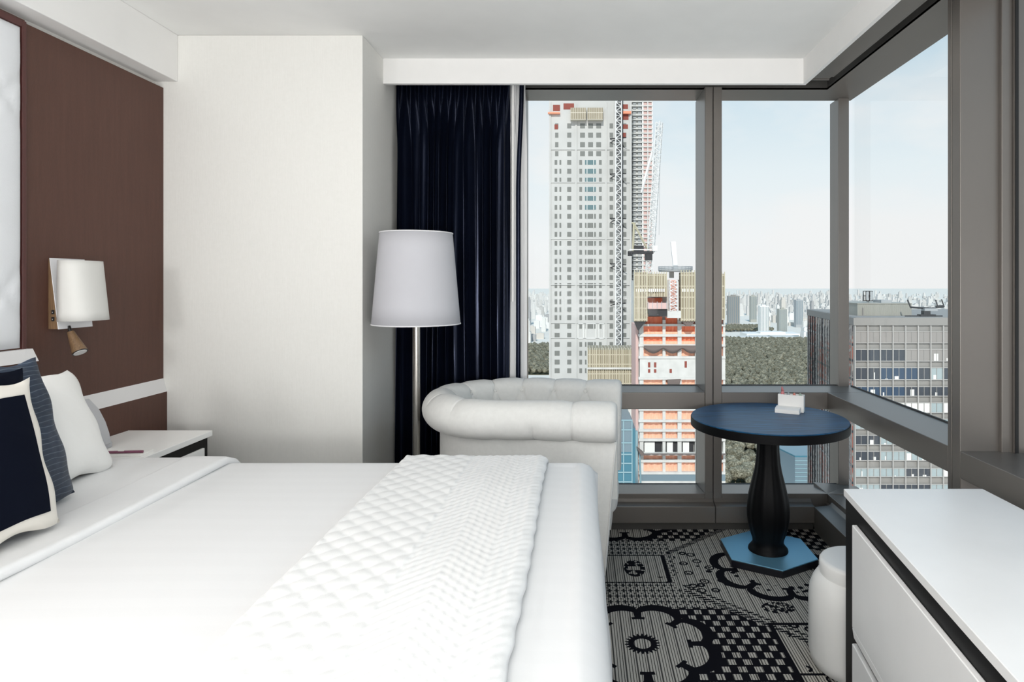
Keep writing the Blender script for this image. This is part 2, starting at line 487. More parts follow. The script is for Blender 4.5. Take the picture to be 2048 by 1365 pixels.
# window_3 (far bay of right wall), window_4.. (nearer bays)
ym = [(2.338, 2.418), (1.06, 1.14), (-0.22, -0.14), (-1.5, -1.42)]
bays = [(2.418, 3.816), (1.14, 2.338), (-0.14, 1.06), (-1.42, -0.22), (YB, -1.5)]
for i, (a, b) in enumerate(bays):
    w = window('window_%d' % (i + 3), (1.53, (a + b) / 2, 0.0))
    frame_part(w, 'rail', MB().box(XR, 1.655, a, min(b, 3.60), 0.672, 0.774))
    if i == 0: frame_part(w, 'rail_end', MB().box(1.55, 1.668, 3.60, 3.86, 0.674, 0.7735), bevel=0)
    frame_part(w, 'sill', MB().prism([(XR, 0.10), (1.68, 0.10), (1.68, 0.163), (XR, 0.19)], a, b, 'y'))
    MB().box(GX, GX + 0.012, a, b, 0.16, 0.69).build('glass_pane', M['glass'], w)
    MB().box(GX, GX + 0.012, a, b, 0.765, 2.53).build('glass_pane', M['glass'], w)
    MB().box(GX - .012, GX - .002, a, b, 0.774, 0.780).build('gasket', M['gasket'], w)
for i, (a, b) in enumerate(ym):
    t = window('x', (1.53, (a + b) / 2, 0)); t.name = 'trim_%d' % (8 + i)
    mid = (a + b) / 2 + 0.012
    frame_part(t, 'post', MB().box(XR, 1.70, mid + .002, b, 0.0, 2.536).box(XR, 1.70, a, mid - .001, 0.0, 2.536))
    MB().box(XR + .008, 1.70, mid - .001, mid + .002, 0.0, 2.53).build('joint', M['gap'], t)
    frame_part(t, 'stop', MB().box(1.560, 1.60, a - 0.018, a, 0.10, 2.53).box(1.60, 1.66, a - 0.030, a, 0.10, 2.53), bevel=0.003)
    MB().box(1.6, 1.612, a - 0.034, a - 0.03, 0.2, 2.53).build('seal', M['gap'], t)

# base cabinets (convector covers) under the glass
bc = MB().prism([(3.535, 0.045), (3.60, 0.045), (3.60, 0.165), (3.585, 0.147), (3.535, 0.138)], XP + .01, 0.757, 'x')
bc.prism([(3.535, 0.045), (3.60, 0.045), (3.60, 0.165), (3.585, 0.147), (3.535, 0.138)], 0.760, 1.32, 'x')
struct(bc, 'baseboard_far', M['frame'], bevel=0.003)
bs = MB().prism([(1.316, 0.0), (XR, 0.0), (XR, 0.165), (1.40, 0.147), (1.316, 0.138)], YB, 3.535, 'y')
bs.box(1.40, XR + .05, 3.535, 3.60, 0.0, 0.14)
struct(bs, 'baseboard_right', M['frame'], bevel=0.003)
struct(MB().box(XP + .01, 1.32, 3.56, 3.60, 0.0, 0.046), 'baseboard_1', M['pocket'])
struct(MB().box(-0.36, 1.7, 3.60, 3.90, 0.0, 0.10).box(XR, 1.7, YB, 3.60, 0.0, 0.10), 'trim_12', M['frame'])

# ================================================================== HEADBOARD + PANELLING
hb = thing('headboard', 'dark brown wood headboard wall with a white padded section and a pale rail', 'headboard', (-2.05, 1.3, 0.0))
MB().box(-2.074, XL, 2.28, YP - .001, 0.90, 2.354).build('wood_panel', M['brown'], hb)
MB().box(-2.074, -2.017, 2.28, YP - .001, 0.0, 0.876).build('lower_panel', M['brown'], hb)
MB().prism([(-2.074, 0.876), (-2.017, 0.876), (-2.035, 0.94), (-2.074, 0.94)], 2.28, YP - .001, 'y').build('rail', M['strip'], hb)
# framed upholstered section
MB().box(-2.074, XL + .004, YB + .8, 2.28, 1.10, 2.362).build('backing_panel', M['brown'], hb)
MB().box(XL, -2.022, 2.262, 2.279, 1.16, 2.355).box(XL, -2.022, 0.2, 2.262, 2.33, 2.355).build('trim_frame', M['brownedge'], hb, bevel=0.003)
def padfn(y0, y1, z0, z1):
    def f(u, v):
        y = y0 + (y1 - y0) * u; z = z0 + (z1 - z0) * v
        a = 2 * u - 1; b = 2 * v - 1
        e = max(0.0, 1 - abs(a) ** 14) ** 0.5 * max(0.0, 1 - abs(b) ** 22) ** 0.5
        cr = min(abs((y + z * 0.9) % 0.62 - 0.31), abs((y - z * 0.9) % 0.62 - 0.31))
        q = 0.010 * math.exp(-(cr / 0.02) ** 2)
        if max(abs(a), abs(b)) < 1 and v < .12 and u > .93: pass
        return (-2.030 + 0.034 * e - q * e, y, z)
    return f
MB().grid(padfn(0.6, 2.259, 1.168, 2.328), 90, 70).build('upholstered_pad', M['pad'], hb, smooth=0)
MB().prism([(-2.03, 1.118), (-1.984, 1.118), (-2.006, 1.163), (-2.03, 1.163)], 0.2, 2.285, 'y').build('headboard_rail', M['strip'], hb)
MB().box(-2.03, -1.988, 0.2, 2.28, 0.30, 1.118).build('headboard_base', M['brown'], hb)

# ================================================================== BED
BZ = 0.752
bed = thing('bed', 'large bed made up with white duvet and turned down white sheet', 'bed', (-0.97, 1.38, 0.0))
Y0, Y1 = 0.42, 2.325
X0, X1 = -1.975, 0.052
def sm(t): t = max(0.0, min(1.0, t)); return t * t * (3 - 2 * t)
def rnd2(x, y, s=0):
    return (math.sin(x * 3.1 + y * 2.3 + s) + math.sin(x * 1.3 - y * 4.7 + 1.7 * s) + math.sin(x * 6.1 + y * 5.2 + 2.1 * s)) / 3
MB().box(X0 + .03, X1 - .05, Y0 + .05, Y1 - .05, 0.10, 0.36).build('bed_base', M['blackframe'], bed)
for lx in (X0 + .15, X1 - .2):
    for ly in (Y0 + .15, Y1 - .15):
        MB().lathe([(0.025, 0.0), (0.03, 0.10)], (lx, ly, 0), 16).build('leg', M['darkleg'], bed)
MB().box(X0 + .02, X1 - .035, Y0 + .035, Y1 - .035, 0.36, 0.70).build('mattress', M['sheet'], bed, bevel=0.05, seg=4)
# duvet : top + overhanging foot and sides as one cloth surface with thickness
def duvet(u, v):
    # u across x (head -> foot -> down), v across y (near drop -> top -> far drop)
    R = 0.075; drop = 0.62
    LX = (X1 - R) - (-1.36); 
    su = u * (LX + R * PI / 2 + drop)
    if su < LX: x, dz, nx = -1.36 + su, 0.0, 0.0
    elif su < LX + R * PI / 2:
        a = (su - LX) / R; x, dz, nx = X1 - R + R * math.sin(a), -R * (1 - math.cos(a)), math.sin(a)
    else:
        d = su - LX - R * PI / 2; x, dz, nx = X1 + 0.012 * sm(d / drop * 2), -R - d, 1.0
    LY = (Y1 - Y0 - 2 * R)
    tot = 2 * (drop + R * PI / 2) + LY
    sv = v * tot
    if sv < drop: y, dy, ny = Y0, -(R + drop - sv), -1.0
    elif sv < drop + R * PI / 2:
        a = 1 - (sv - drop) / (R * PI / 2); a *= PI / 2; y, dy, ny = Y0 + R - R * math.sin(a), -R * (1 - math.cos(a)), -math.sin(a)
    elif sv < drop + R * PI / 2 + LY: y, dy, ny = Y0 + R + sv - drop - R * PI / 2, 0.0, 0.0
    elif sv < drop + R * PI + LY:
        a = (sv - drop - R * PI / 2 - LY) / R; y, dy, ny = Y1 - R + R * math.sin(a), -R * (1 - math.cos(a)), math.sin(a)
    else: d = sv - drop - R * PI - LY; y, dy, ny = Y1, -R - d, 1.0
    z = BZ + min(dz, dy) if (dz < 0 and dy < 0) else BZ + dz + dy
    # soft swelling on top and fold waves on the hanging skirt
    hang = max(0.0, min(1.0, (BZ - z - 0.05) / 0.4))
    if dz == 0 and dy == 0:
        z += 0.006 * rnd2(x, y) - 0.008 * sm((x - X1 + .28) / .28)
    w = 0.014 * hang * (math.sin(y * 15 + 3 * z) + 0.6 * math.sin(y * 27 + 2.0 + 4 * z))
    w2 = 0.012 * hang * (math.sin(x * 17 + 2 * z) + 0.6 * math.sin(x * 31 + 1.0))
    if nx > .9 and abs(ny) > .9:
        x += 0.01; 
    return (x + (w + 0.008 * hang) * nx, y + w2 * ny, z)
dv = MB().grid(duvet, 150, 170).build('duvet', M['duvet'], bed, smooth=0)
# sheet from the head to the turn-down, with a rolled fold edge
def sheet(u, v):
    FX = -1.262; R = 0.014
    prof = []
    xs = u * (FX - X0 + 0.06)
    z = BZ + 0.016
    LX = FX - R - X0
    if xs < LX: x = X0 + xs
    else:
        a = min(PI * 0.95, (xs - LX) / R); x = FX - R + R * math.sin(a); z = BZ + 0.016 - R * (1 - math.cos(a))
    R2 = 0.075; drop = 0.5
    LY = Y1 - Y0 - 2 * R2 ; tot = LY + 2 * (R2 * PI / 2 + drop); sv = v * tot
    yy0, yy1 = Y0 - 0.012, Y1 + 0.012
    if sv < drop: y, dy = yy0, -(R2 + drop - sv)
    elif sv < drop + R2 * PI / 2:
        a = (1 - (sv - drop) / (R2 * PI / 2)) * PI / 2; y, dy = yy0 + R2 - R2 * math.sin(a), -R2 * (1 - math.cos(a))
    elif sv < drop + R2 * PI / 2 + LY: y, dy = Y0 + R2 + (sv - drop - R2 * PI / 2), 0.0
    elif sv < drop + R2 * PI + LY:
        a = (sv - drop - R2 * PI / 2 - LY) / R2; y, dy = yy1 - R2 + R2 * math.sin(a), -R2 * (1 - math.cos(a))
    else: d = sv - drop - R2 * PI - LY; y, dy = yy1, -R2 - d
    band = 0.010 * sm((x - (FX - 0.17)) / 0.02)
    wr = 0.006 * rnd2(x * 2.2, y * 1.2, 3) + 0.004 * math.sin(x * 34 + 2.5 * math.sin(y * 3)) * sm((FX - .18 - x) / .2)
    x += 0.006 * math.sin(y * 4.1)
    return (x, y, z + dy + (band + wr if dy == 0 else 0))
MB().grid(sheet, 150, 120).build('sheet', M['sheet'], bed, smooth=0)

# knitted throw over the foot of the bed ------------------------------------
def throw(u, v, under=False):
    TX0, TX1 = -0.640, -0.120
    R = 0.085; drop = 0.42
    ya, yb = Y0 - 0.022, Y1 + 0.014
    LY = yb - ya - 2 * R; tot = LY + 2 * (R * PI / 2 + drop); sv = v * tot
    if sv < drop: y, dy, ny = ya, -(R + drop - sv), -1.0
    elif sv < drop + R * PI / 2:
        a = (1 - (sv - drop) / (R * PI / 2)) * PI / 2; y, dy, ny = ya + R - R * math.sin(a), -R * (1 - math.cos(a)), -math.sin(a)
    elif sv < drop + R * PI / 2 + LY: y, dy, ny = ya + R + (sv - drop - R * PI / 2), 0.0, 0.0
    elif sv < drop + R * PI + LY:
        a = (sv - drop - R * PI / 2 - LY) / R; y, dy, ny = yb - R + R * math.sin(a), -R * (1 - math.cos(a)), math.sin(a)
    else: d = sv - drop - R * PI - LY; y, dy, ny = yb, -R - d, 1.0
    x = TX0 + (TX1 - TX0) * u
    s = sv
    # relief: basket weave on the head half, fine chevron ribs on the foot half
    xx = (x - TX0)
    if xx < 0.25:
        q = 0.05
        a = (xx + s) / q * 0.72; b = (xx - s) / q * 0.72
        ia, ib = math.floor(a), math.floor(b); fa, fb = a - ia, b - ib
        over = (ia + ib) % 2 == 0
        if over: h = math.sin(PI * fa) ** 0.5 * (0.55 + 0.45 * math.sin(PI * fb))
        else: h = math.sin(PI * fb) ** 0.5 * (0.55 + 0.45 * math.sin(PI * fa))
        h *= 0.0048
    else:
        t = s + abs(((xx - 0.25) % 0.18) - 0.09) * 1.0
        h = 0.0024 * abs(math.sin(PI * t / 0.030)) ** 0.8 + 0.0008 * math.sin(xx * 2 * PI / 0.022)
    edge = min(1.0, (TX1 - x) / 0.022, (x - TX0) / 0.012); edge = max(0, edge) ** 0.5
    thick = 0.017 + 0.004 * rnd2(x * 2, y * 2, 5) 
    lift = (thick + h) * edge + 0.002 if not under else 0.002
    x += 0.003 * math.sin(s * 5.3) * u + 0.0018 * math.sin(s * 60) * u
    zb = BZ + 0.006 - 0.008 * sm((x - X1 + .28) / .28)
    return (x, y + lift * ny, zb + dy + lift * (1 - abs(ny)) + (0.004 if dy == 0 else 0))
tb = MB().grid(lambda u, v: throw(u, v), 150, 420)
th = tb.build('throw_blanket', M['throw'], smooth=0)
md = th.modifiers.new('thickness', 'SOLIDIFY'); md.thickness = 0.006; md.offset = -1
tag(th, 'white textured knit throw laid across the foot of the bed', 'blanket')

# pillows --------------------------------------------------------------------
def pillow(name, label, m, c, w, h, t, lean, yaw=0.0, roll=0.0, border=None, bm=None, wav=0.0, cat='pillow', seed=0, plump=.42, dent=0.0):
    """local: y width, z height, x thickness (front = +x). c = bottom centre"""
    r = thing(name, label, cat, c)
    r.rotation_euler = (roll, -lean, yaw)
    def surf(side):
        def f(u, v):
            a, b = 2 * u - 1, 2 * v - 1
            pin = 1 - 0.06 * (1 - abs(b) ** 2) * abs(a) ** 3; pinv = 1 - 0.06 * (1 - abs(a) ** 2) * abs(b) ** 3
            y = a * w / 2 * pin; z = h / 2 + b * h / 2 * pinv
            e = (max(0, 1 - abs(a) ** 2.4) * max(0, 1 - abs(b) ** 2.4)) ** plump
            n = 0.006 * rnd2(y * 7 + seed, z * 7, seed) * (abs(a) ** 4 + abs(b) ** 4 + .2)
            y += wav * math.sin(z * 42 + seed) * abs(a) ** 6; z += wav * math.sin(y * 38 + seed) * abs(b) ** 6
            z -= dent * (1 - min(1, abs(a) * 1.2)) * max(0, b) ** 2
            return (side * (t / 2 * e) + n * e, y, z)
        return f
    mb = MB().grid(surf(1), 41, 41).grid(surf(-1), 41, 41)
    if border:
        mb.build('border' , border, r, local=True, smooth=0)
        def front(u, v):
            k = 0.80
            a, b = (2 * u - 1) * k, (2 * v - 1) * k
            p = surf(1)((a + 1) / 2, (b + 1) / 2)
            return (p[0] + 0.004, p[1], p[2])
        MB().grid(front, 33, 33).build('front_panel', m, r, local=True, smooth=0)
    else:
        mb.build('cover', m, r, local=True, smooth=0)
    return r
pillow('sleeping_pillow', 'plain white pillow leaning on the headboard beside the telephone', M['pillowwhite'], (-1.61, 1.835, 0.772), 0.62, 0.365, 0.16, 0.43, 0.0, 0, wav=0.006, seed=1, plump=.36, dent=.02)
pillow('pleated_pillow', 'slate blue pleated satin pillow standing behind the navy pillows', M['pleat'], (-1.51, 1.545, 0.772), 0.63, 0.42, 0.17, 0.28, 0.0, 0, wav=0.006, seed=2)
pillow('square_pillow', 'plain navy velvet pillow peeking out behind the cream bordered pillow', M['navyvelvet'], (-1.392, 1.428, 0.772), 0.47, 0.418, 0.07, 0.24, 0.0, 0, seed=3, wav=.004)
pillow('bordered_pillow', 'navy velvet pillow with wide cream border in front of the other pillows', M['navyvelvet'], (-1.348, 1.395, 0.786), 0.45, 0.38, 0.08, 0.23, 0.0, 0, border=M['cream'], wav=0.006, seed=4)

# ================================================================== NIGHTSTAND AND WHAT STANDS ON IT
NZ = 0.748
ns = thing('nightstand', 'white nightstand with dark frame between the bed and the corner', 'nightstand', (-1.83, 2.56, 0.0))
MB().box(-2.015, -1.641, 2.345, 2.78, NZ - .024, NZ).build('top', M['whitelac'], ns, bevel=0.002)
MB().box(-2.015, -1.660, 2.35, 2.775, 0.12, NZ - .024).build('frame', M['blackframe'], ns, bevel=0.002)
for z0, z1 in ((0.42, NZ - .066), (0.15, 0.40)):
    d = MB().box(-1.660, -1.648, 2.39, 2.735, z0, z1).build('drawer', M['whitelac'], ns, bevel=0.003)
    MB().box(-1.648, -1.640, 2.50, 2.62, z1 - .03, z1 - .015).build('handle', M['blackframe'], d)
for ly in (2.365, 2.76):
    for lx in (-2.0, -1.675):
        MB().box(lx - .012, lx + .012, ly - .012, ly + .012, 0.0, 0.12).build('leg', M['blackframe'], ns)

ph = thing('telephone', 'grey desk telephone with dark face on the nightstand', 'telephone', (-1.925, 2.425, NZ), rz=math.radians(0))
# wedge body: leans back, curved grey shell over a dark keypad face (local coordinates; faces -y/-x toward the bed)
MB().prism([(-.075, 0.0), (.075, 0.0), (.075, 0.022), (-.075, 0.022)], -0.05, 0.05, 'x').build('foot', M['phone'], ph, local=True, bevel=0.004)
cur = [(0.06, 0.02), (0.053, 0.06), (0.038, 0.105), (0.012, 0.155), (-0.028, 0.197)]
outer = cur; inner = [(y - 0.030, z - 0.010) for y, z in reversed(cur)]
MB().prism([(x_, z_) for x_, z_ in ([(p[0], p[1]) for p in outer] + inner)], -0.055, 0.055, 'y').build('body', M['phone'], ph, local=True, bevel=0.003)
MB().prism([(p[0] - .031, p[1] - .010) for p in cur] + [(p[0] - .038, p[1] - .012) for p in reversed(cur)], -0.050, 0.050, 'y').build('keypad', M['phonedark'], ph, local=True)
MB().prism([(p[0] - .040, p[1] - .012) for p in cur[1:]] + [(p[0] - .062, p[1] - .018) for p in reversed(cur[1:])], -0.050, -0.012, 'y').build('handset', M['phonedark'], ph, local=True, bevel=0.005)

pad = tag(MB().prism([(-1.84, 2.348), (-1.662, 2.353), (-1.664, 2.43), (-1.842, 2.425)], NZ + .0005, NZ + .008, 'z').build('notepad', M['paper']), 'white notepad on the nightstand beside the telephone', 'notepad')
pen = thing('pen', 'plum coloured pen lying on the white notepad', 'pen', (-1.75, 2.37, NZ + .013))
MB().tube([(-1.81, 2.364, NZ + .0135), (-1.668, 2.378, NZ + .0135)], 0.005, 10).build('barrel', M['plum'], pen, smooth=40)
MB().tube([(-1.83, 2.362, NZ + .0135), (-1.81, 2.364, NZ + .0135)], [0.001, 0.005], 10).build('tip', M['phone'], pen, smooth=40)
MB().box(-1.755, -1.735, 2.366, 2.374, NZ + .0175, NZ + .0195).build('clip', M['paper'], pen)

# ================================================================== WALL SCONCE
sc = thing('wall_sconce', 'wall reading lamp with white shade on the dark brown panel', 'wall lamp', (XL, 2.46, 1.226))
MB().prism([(XL, 1.227), (-2.000, 1.227), (-2.033, 1.498), (XL, 1.498)], 2.386, 2.552, 'y').build('backbox', M['conewood'], sc)
MB().prism([(-1.999, 1.226), (-1.996, 1.226), (-2.029, 1.499), (-2.032, 1.499)], 2.386, 2.552, 'y').build('faceplate', M['shadeline'], sc)
for z in (1.265, 1.292):
    s_ = MB().box(-2.022, -2.012, 2.3835, 2.3865, z - .008, z + .008).build('switch', M['gap'], sc)
    MB().box(-2.018, -2.016, 2.382, 2.3836, z - .003, z + .001).build('rocker', M['phone'], s_)
def scshade(u, v):
    a = -PI / 2 + PI * u
    wy = 0.087 + 0.002 * (1 - v); dx = 0.072 + 0.030 * (1 - v)
    z = 1.256 + (1.4905 - 1.256) * v
    return (-1.996 + dx * (abs(math.cos(a)) ** 0.55), 2.465 + wy * math.copysign(abs(math.sin(a)) ** 0.8, math.sin(a)), z)
o = MB().grid(scshade, 41, 8).build('lamp_shade', M['sconceshade'], sc, smooth=0)
md = o.modifiers.new('t', 'SOLIDIFY'); md.thickness = 0.003
MB().tube([(-1.998, 2.435, 1.235), (-1.992, 2.433, 1.222), (-1.986, 2.431, 1.205)], 0.006, 10).build('swivel_arm', M['darkleg'], sc, smooth=40)
d0, d1 = Vector((-1.987, 2.431, 1.212)), Vector((-1.942, 2.420, 1.136))
rl = MB().tube([d0, d0.lerp(d1, .5), d1], [0.012, 0.019, 0.026], 14).build('reading_light', M['conewood'], sc, smooth=30)
MB().tube([d1, d1.lerp(d0, -0.03)], [0.0262, 0.0262], 20).build('rim', M['darkleg'], rl, smooth=40)
MB().tube([d1.lerp(d0, -0.03), d1.lerp(d0, -0.045)], [0.022, 0.021], 20).build('lens', M['lens'], rl, smooth=40)

# ================================================================== FLOOR LAMP
LY_ = 3.06; LX_ = WX(833, LY_)
fl = thing('floor_lamp', 'tall floor lamp with tapered white shade in front of the navy curtain', 'floor lamp', (LX_, LY_, 0.0))
r0, r1 = 86.5 * LY_ / F, 71 * LY_ / F; zb_, zt_ = WZ(648, LY_) , WZ(467, LY_)
def ls(u, v):
    a = 2 * PI * u; r = r0 + (r1 - r0) * v
    return (LX_ + r * math.cos(a), LY_ + r * math.sin(a), zb_ + (zt_ - zb_) * v)
sh = MB().grid(ls, 72, 6, closeu=True).build('lamp_shade', M['shade'], fl, smooth=0)
md = sh.modifiers.new('t', 'SOLIDIFY'); md.thickness = 0.003
for z, r in ((zb_, r0), (zt_, r1)):
    MB().tube([(LX_ + r * math.cos(2 * PI * k / 60), LY_ + r * math.sin(2 * PI * k / 60), z) for k in range(61)], 0.0032, 6).build('trim_ring', M['shadeline'], sh, smooth=0)
MB().lathe([(0.014, 0.02), (0.0185, 0.03), (0.0185, 0.55), (0.0185, zb_ - .02), (0.0185, zt_ - .18), (0.006, zt_ - .17)], (LX_, LY_, 0), 24).build('pole', M['chrome'], fl, smooth=40)
MB().lathe([(0.13, 0.0), (0.135, 0.006), (0.13, 0.016), (0.03, 0.028)], (LX_, LY_, 0), 40).build('base', M['chrome'], fl, smooth=30)
sp = MB()
for k in range(3):
    a = 2 * PI * k / 3
    sp.tube([(LX_, LY_, zt_ - .03), (LX_ + (r1 - .003) * math.cos(a), LY_ + (r1 - .003) * math.sin(a), zt_ - .012)], 0.002, 6)
sp.build('spider', M['chrome'], fl)
MB().sphere((LX_, LY_, zt_ - .11), 0.03).build('bulb', M['lens'], fl, smooth=0)

# ================================================================== CURTAIN
def curt(xa, xb, za, zb, yc, n, amp, seed, flare=0.0):
    rs = random.Random(seed)
    ph_ = [rs.uniform(0, 2 * PI) for _ in range(12)]; aw = [rs.uniform(.5, 1) for _ in range(n + 2)]
    def f(u, v):
        z = za + (zb - za) * v
        t = 1 - v                                   # 0 top .. 1 bottom
        low = sm(t / 0.18)
        k = u * n
        sh_ = 0.35 * low * (math.sin(k * 0.9 + ph_[0] + 1.2 * t) + 0.6 * math.sin(k * 0.43 + ph_[1] + 2 * t))
        pu = k + sh_
        w = math.sin(2 * PI * pu)
        pinch = math.copysign(abs(w) ** 0.6, w) * 0.45
        a = aw[int(min(n, max(0, math.floor(pu)))) ]
        full = a * (w + 0.25 * math.sin(4 * PI * pu + ph_[2] + 3 * t)) + 0.5 * math.sin(PI * pu * 0.77 + ph_[3])
        y = yc + amp * (pinch * (1 - low) + full * low)
        x = xa + (xb - xa) * u + 0.010 * low * math.cos(2 * PI * pu + ph_[4]) + flare * t * (u - .5)
        if u == 1.0 or u == 0.0: y = yc
        if t < 0.045: x += 0.0; y += 0.006 * math.sin(2 * PI * pu * 2)
        return (x, y, z)
    return f
ct = thing('curtain', 'dark navy satin curtain with pinch pleats beside the left window', 'curtain', (-0.73, 3.55, 0.18))
o = MB().grid(curt(-1.052, -0.405, 0.18, 2.56, 3.552, 14, 0.036, 3), 620, 60).build('drape', M['satin'], ct, smooth=0)
o = MB().grid(curt(-0.402, -0.374, 0.18, 2.56, 3.575, 1, 0.005, 5), 14, 30).build('lining', M['sheer'], ct, smooth=0)
o['label'] = 'white lining edge'
o = MB().grid(lambda u, v: (WX(1032 + 9 * u + 7 * sm((v - .72) / .28), 3.54) , 3.54 + .012 * math.sin(PI * u), 0.18 + 2.38 * v), 10, 60).build('leading_edge', M['satin'], ct, smooth=0)
MB().tube([(WX(1026, 3.51), 3.51, 2.56), (WX(1025.5, 3.51), 3.51, 1.30)], 0.006, 8).build('wand', M['white'], ct, smooth=40)
MB().box(-1.06, -0.33, 3.53, 3.57, 2.562, ZC - .001).build('track', M['white'], ct)
sv = thing('sheer_curtain', 'white sheer curtain gathered at the left window jamb behind the navy drape', 'curtain', (-0.36, 3.59, 0.18))
MB().grid(curt(-0.41, -0.323, 0.18, 2.56, 3.588, 4, 0.008, 8), 60, 40).build('drape', M['sheer'], sv, smooth=0)
MB().box(-0.42, -0.32, 3.58, 3.596, 2.562, ZC - .001).build('track', M['white'], sv)
# ================================================================== ARMCHAIR
ch = thing('armchair', 'pale grey tufted club armchair with rolled arms between the bed and the window', 'armchair', (-0.238, 3.085, 0.0), rz=math.radians(-5.5))
HW, XFR = 0.315, 0.425
XC = -0.44 + HW
LS = XFR - XC; LT = 2 * LS + PI * HW
def upath(s):
    """s in 0..LT : near arm front -> back -> far arm front ; returns (x,y),(nx,ny) outward"""
    if s < LS: return (XFR - s, -HW), (0, -1)
    if s < LS + PI * HW:
        a = (s - LS) / HW
        return (XC - HW * math.sin(a), -HW * math.cos(a)), (-math.sin(a), -math.cos(a))
    return (XC + s - LS - PI * HW, HW), (0, 1)
RC, RZ, RR = 0.010, 0.797, 0.088
sec = []
for k in range(31):
    a = math.radians(-105 + (150 + 105) * k / 30)
    sec.append((RC + RR * math.cos(a), RZ + RR * math.sin(a)))
ln = [(-0.085, 0.785), (-0.103, 0.72), (-0.122, 0.64), (-0.138, 0.55), (-0.148, 0.44)]
prev = sec[-1]
for q in ln:
    for k in range(1, 7): sec.append((prev[0] + (q[0] - prev[0]) * k / 6, prev[1] + (q[1] - prev[1]) * k / 6))
    prev = q
NS = len(sec)
cum = [0]
for i in range(1, NS): cum.append(cum[-1] + math.dist(sec[i], sec[i - 1]))
arcB1 = RR * math.radians(258)          # first button row (just under the inside of the roll)
arcB2 = arcB1 + 0.16
SP = LT / 12.0
nb1 = [.19 + (LT - .38) / 10 * k for k in range(11)]
SP = (LT - .38) / 10
nb2 = [.19 + SP * (k + .5) for k in range(-1, 11)]
def dseg(px, py, ax, ay, bx, by):
    dx, dy = bx - ax, by - ay; t = max(0, min(1, ((px - ax) * dx + (py - ay) * dy) / (dx * dx + dy * dy)))
    return math.hypot(px - ax - dx * t, py - ay - dy * t)
segs = []
for k, b in enumerate(nb1):
    if k == 1: segs.append((b, 0.02, b, 0.13, 0.010))
    elif k == 2: segs.append((b, 0.02, b, 0.08, 0.005))
    else: segs.append((b, 0.03 if k in (0, 10) else 0.2, b, arcB1, 0.014 if k in (0, 10) else 0.013))
    for c in nb2:
        if abs(c - b) < SP * .6: segs.append((b, arcB1, c, arcB2, 0.014))
for c in nb2: segs.append((c, arcB2, c, cum[-1], 0.006))
def arm_pt(s, i):
    n, z = sec[i]; c_ = cum[i]
    # local normal of the section
    j0, j1 = max(0, i - 1), min(NS - 1, i + 1)
    tn, tz = sec[j1][0] - sec[j0][0], sec[j1][1] - sec[j0][1]; L = math.hypot(tn, tz); nn, nz = tz / L, -tn / L
    d = 0.0
    for (ax, ay, bx, by, dep) in segs:
        if abs(s - ax) > 0.14 and abs(s - bx) > 0.14: continue
        q = dseg(s, c_, ax, ay, bx, by); d = max(d, dep * math.exp(-(q / 0.0065)) )
        d = max(d, 0.5 * dep * math.exp(-(q / 0.03) ** 2))
    for b in nb1:
        q = math.hypot(s - b, c_ - arcB1); d = max(d, 0.024 * math.exp(-(q / 0.018) ** 2))
    for b in nb2:
        q = math.hypot(s - b, c_ - arcB2); d = max(d, 0.024 * math.exp(-(q / 0.018) ** 2))
    if c_ < 0.03: d *= max(0, c_ / 0.03)
    d -= 0.0025 * math.sin(s * 9 + 1.3 * math.sin(c_ * 20))
    n -= nn * d; z -= nz * d
    # soften the ends
    e = min(s, LT - s)
    if e < 0.028:
        k = 1 - e / 0.028; sh_ = 0.020 * (1 - math.sqrt(max(0, 1 - k * k)))
        n -= nn * sh_; z -= nz * sh_
    return n, z
NU = 560
mb = MB(); vs = []
ss = [0, 0.003, 0.008, 0.014, 0.021] + [0.028 + (LT - 0.056) * k / NU for k in range(NU + 1)] + [LT - q for q in (0.021, 0.014, 0.008, 0.003, 0)]
for s_ in ss:
    (px, py), (nx, ny) = upath(s_)
    for i in range(NS):
        n, z = arm_pt(s_, i); vs.append((px + nx * n, py + ny * n, z))
    for n, z in ((-0.05, 0.44), (-0.03, 0.69)): vs.append((px + nx * n, py + ny * n, z))
W_ = NS + 2; fs = []
for a in range(len(ss) - 1):
    for i in range(W_):
        i2 = (i + 1) % W_
        fs.append((a * W_ + i, a * W_ + i2, (a + 1) * W_ + i2, (a + 1) * W_ + i))
fs.append(tuple(range(W_))); o_ = (len(ss) - 1) * W_; fs.append(tuple(o_ + W_ - 1 - i for i in range(W_)))
MB().add(vs, fs).build('tufted_back', M['greyfab'], ch, local=True, smooth=50)
for b, arc in [(b, arcB1) for b in nb1] + [(b, arcB2) for b in nb2]:
    i = min(range(NS), key=lambda q: abs(cum[q] - arc)); n, z = arm_pt(b, i); (px, py), (nx, ny) = upath(b)
    if arc > arcB1 and z < .45: continue
    MB().sphere((px + nx * (n - 0.002), py + ny * (n - 0.002), z + .001), 0.0105, 12, 8).build('button', M['greyfab'], ch, local=True, smooth=0)
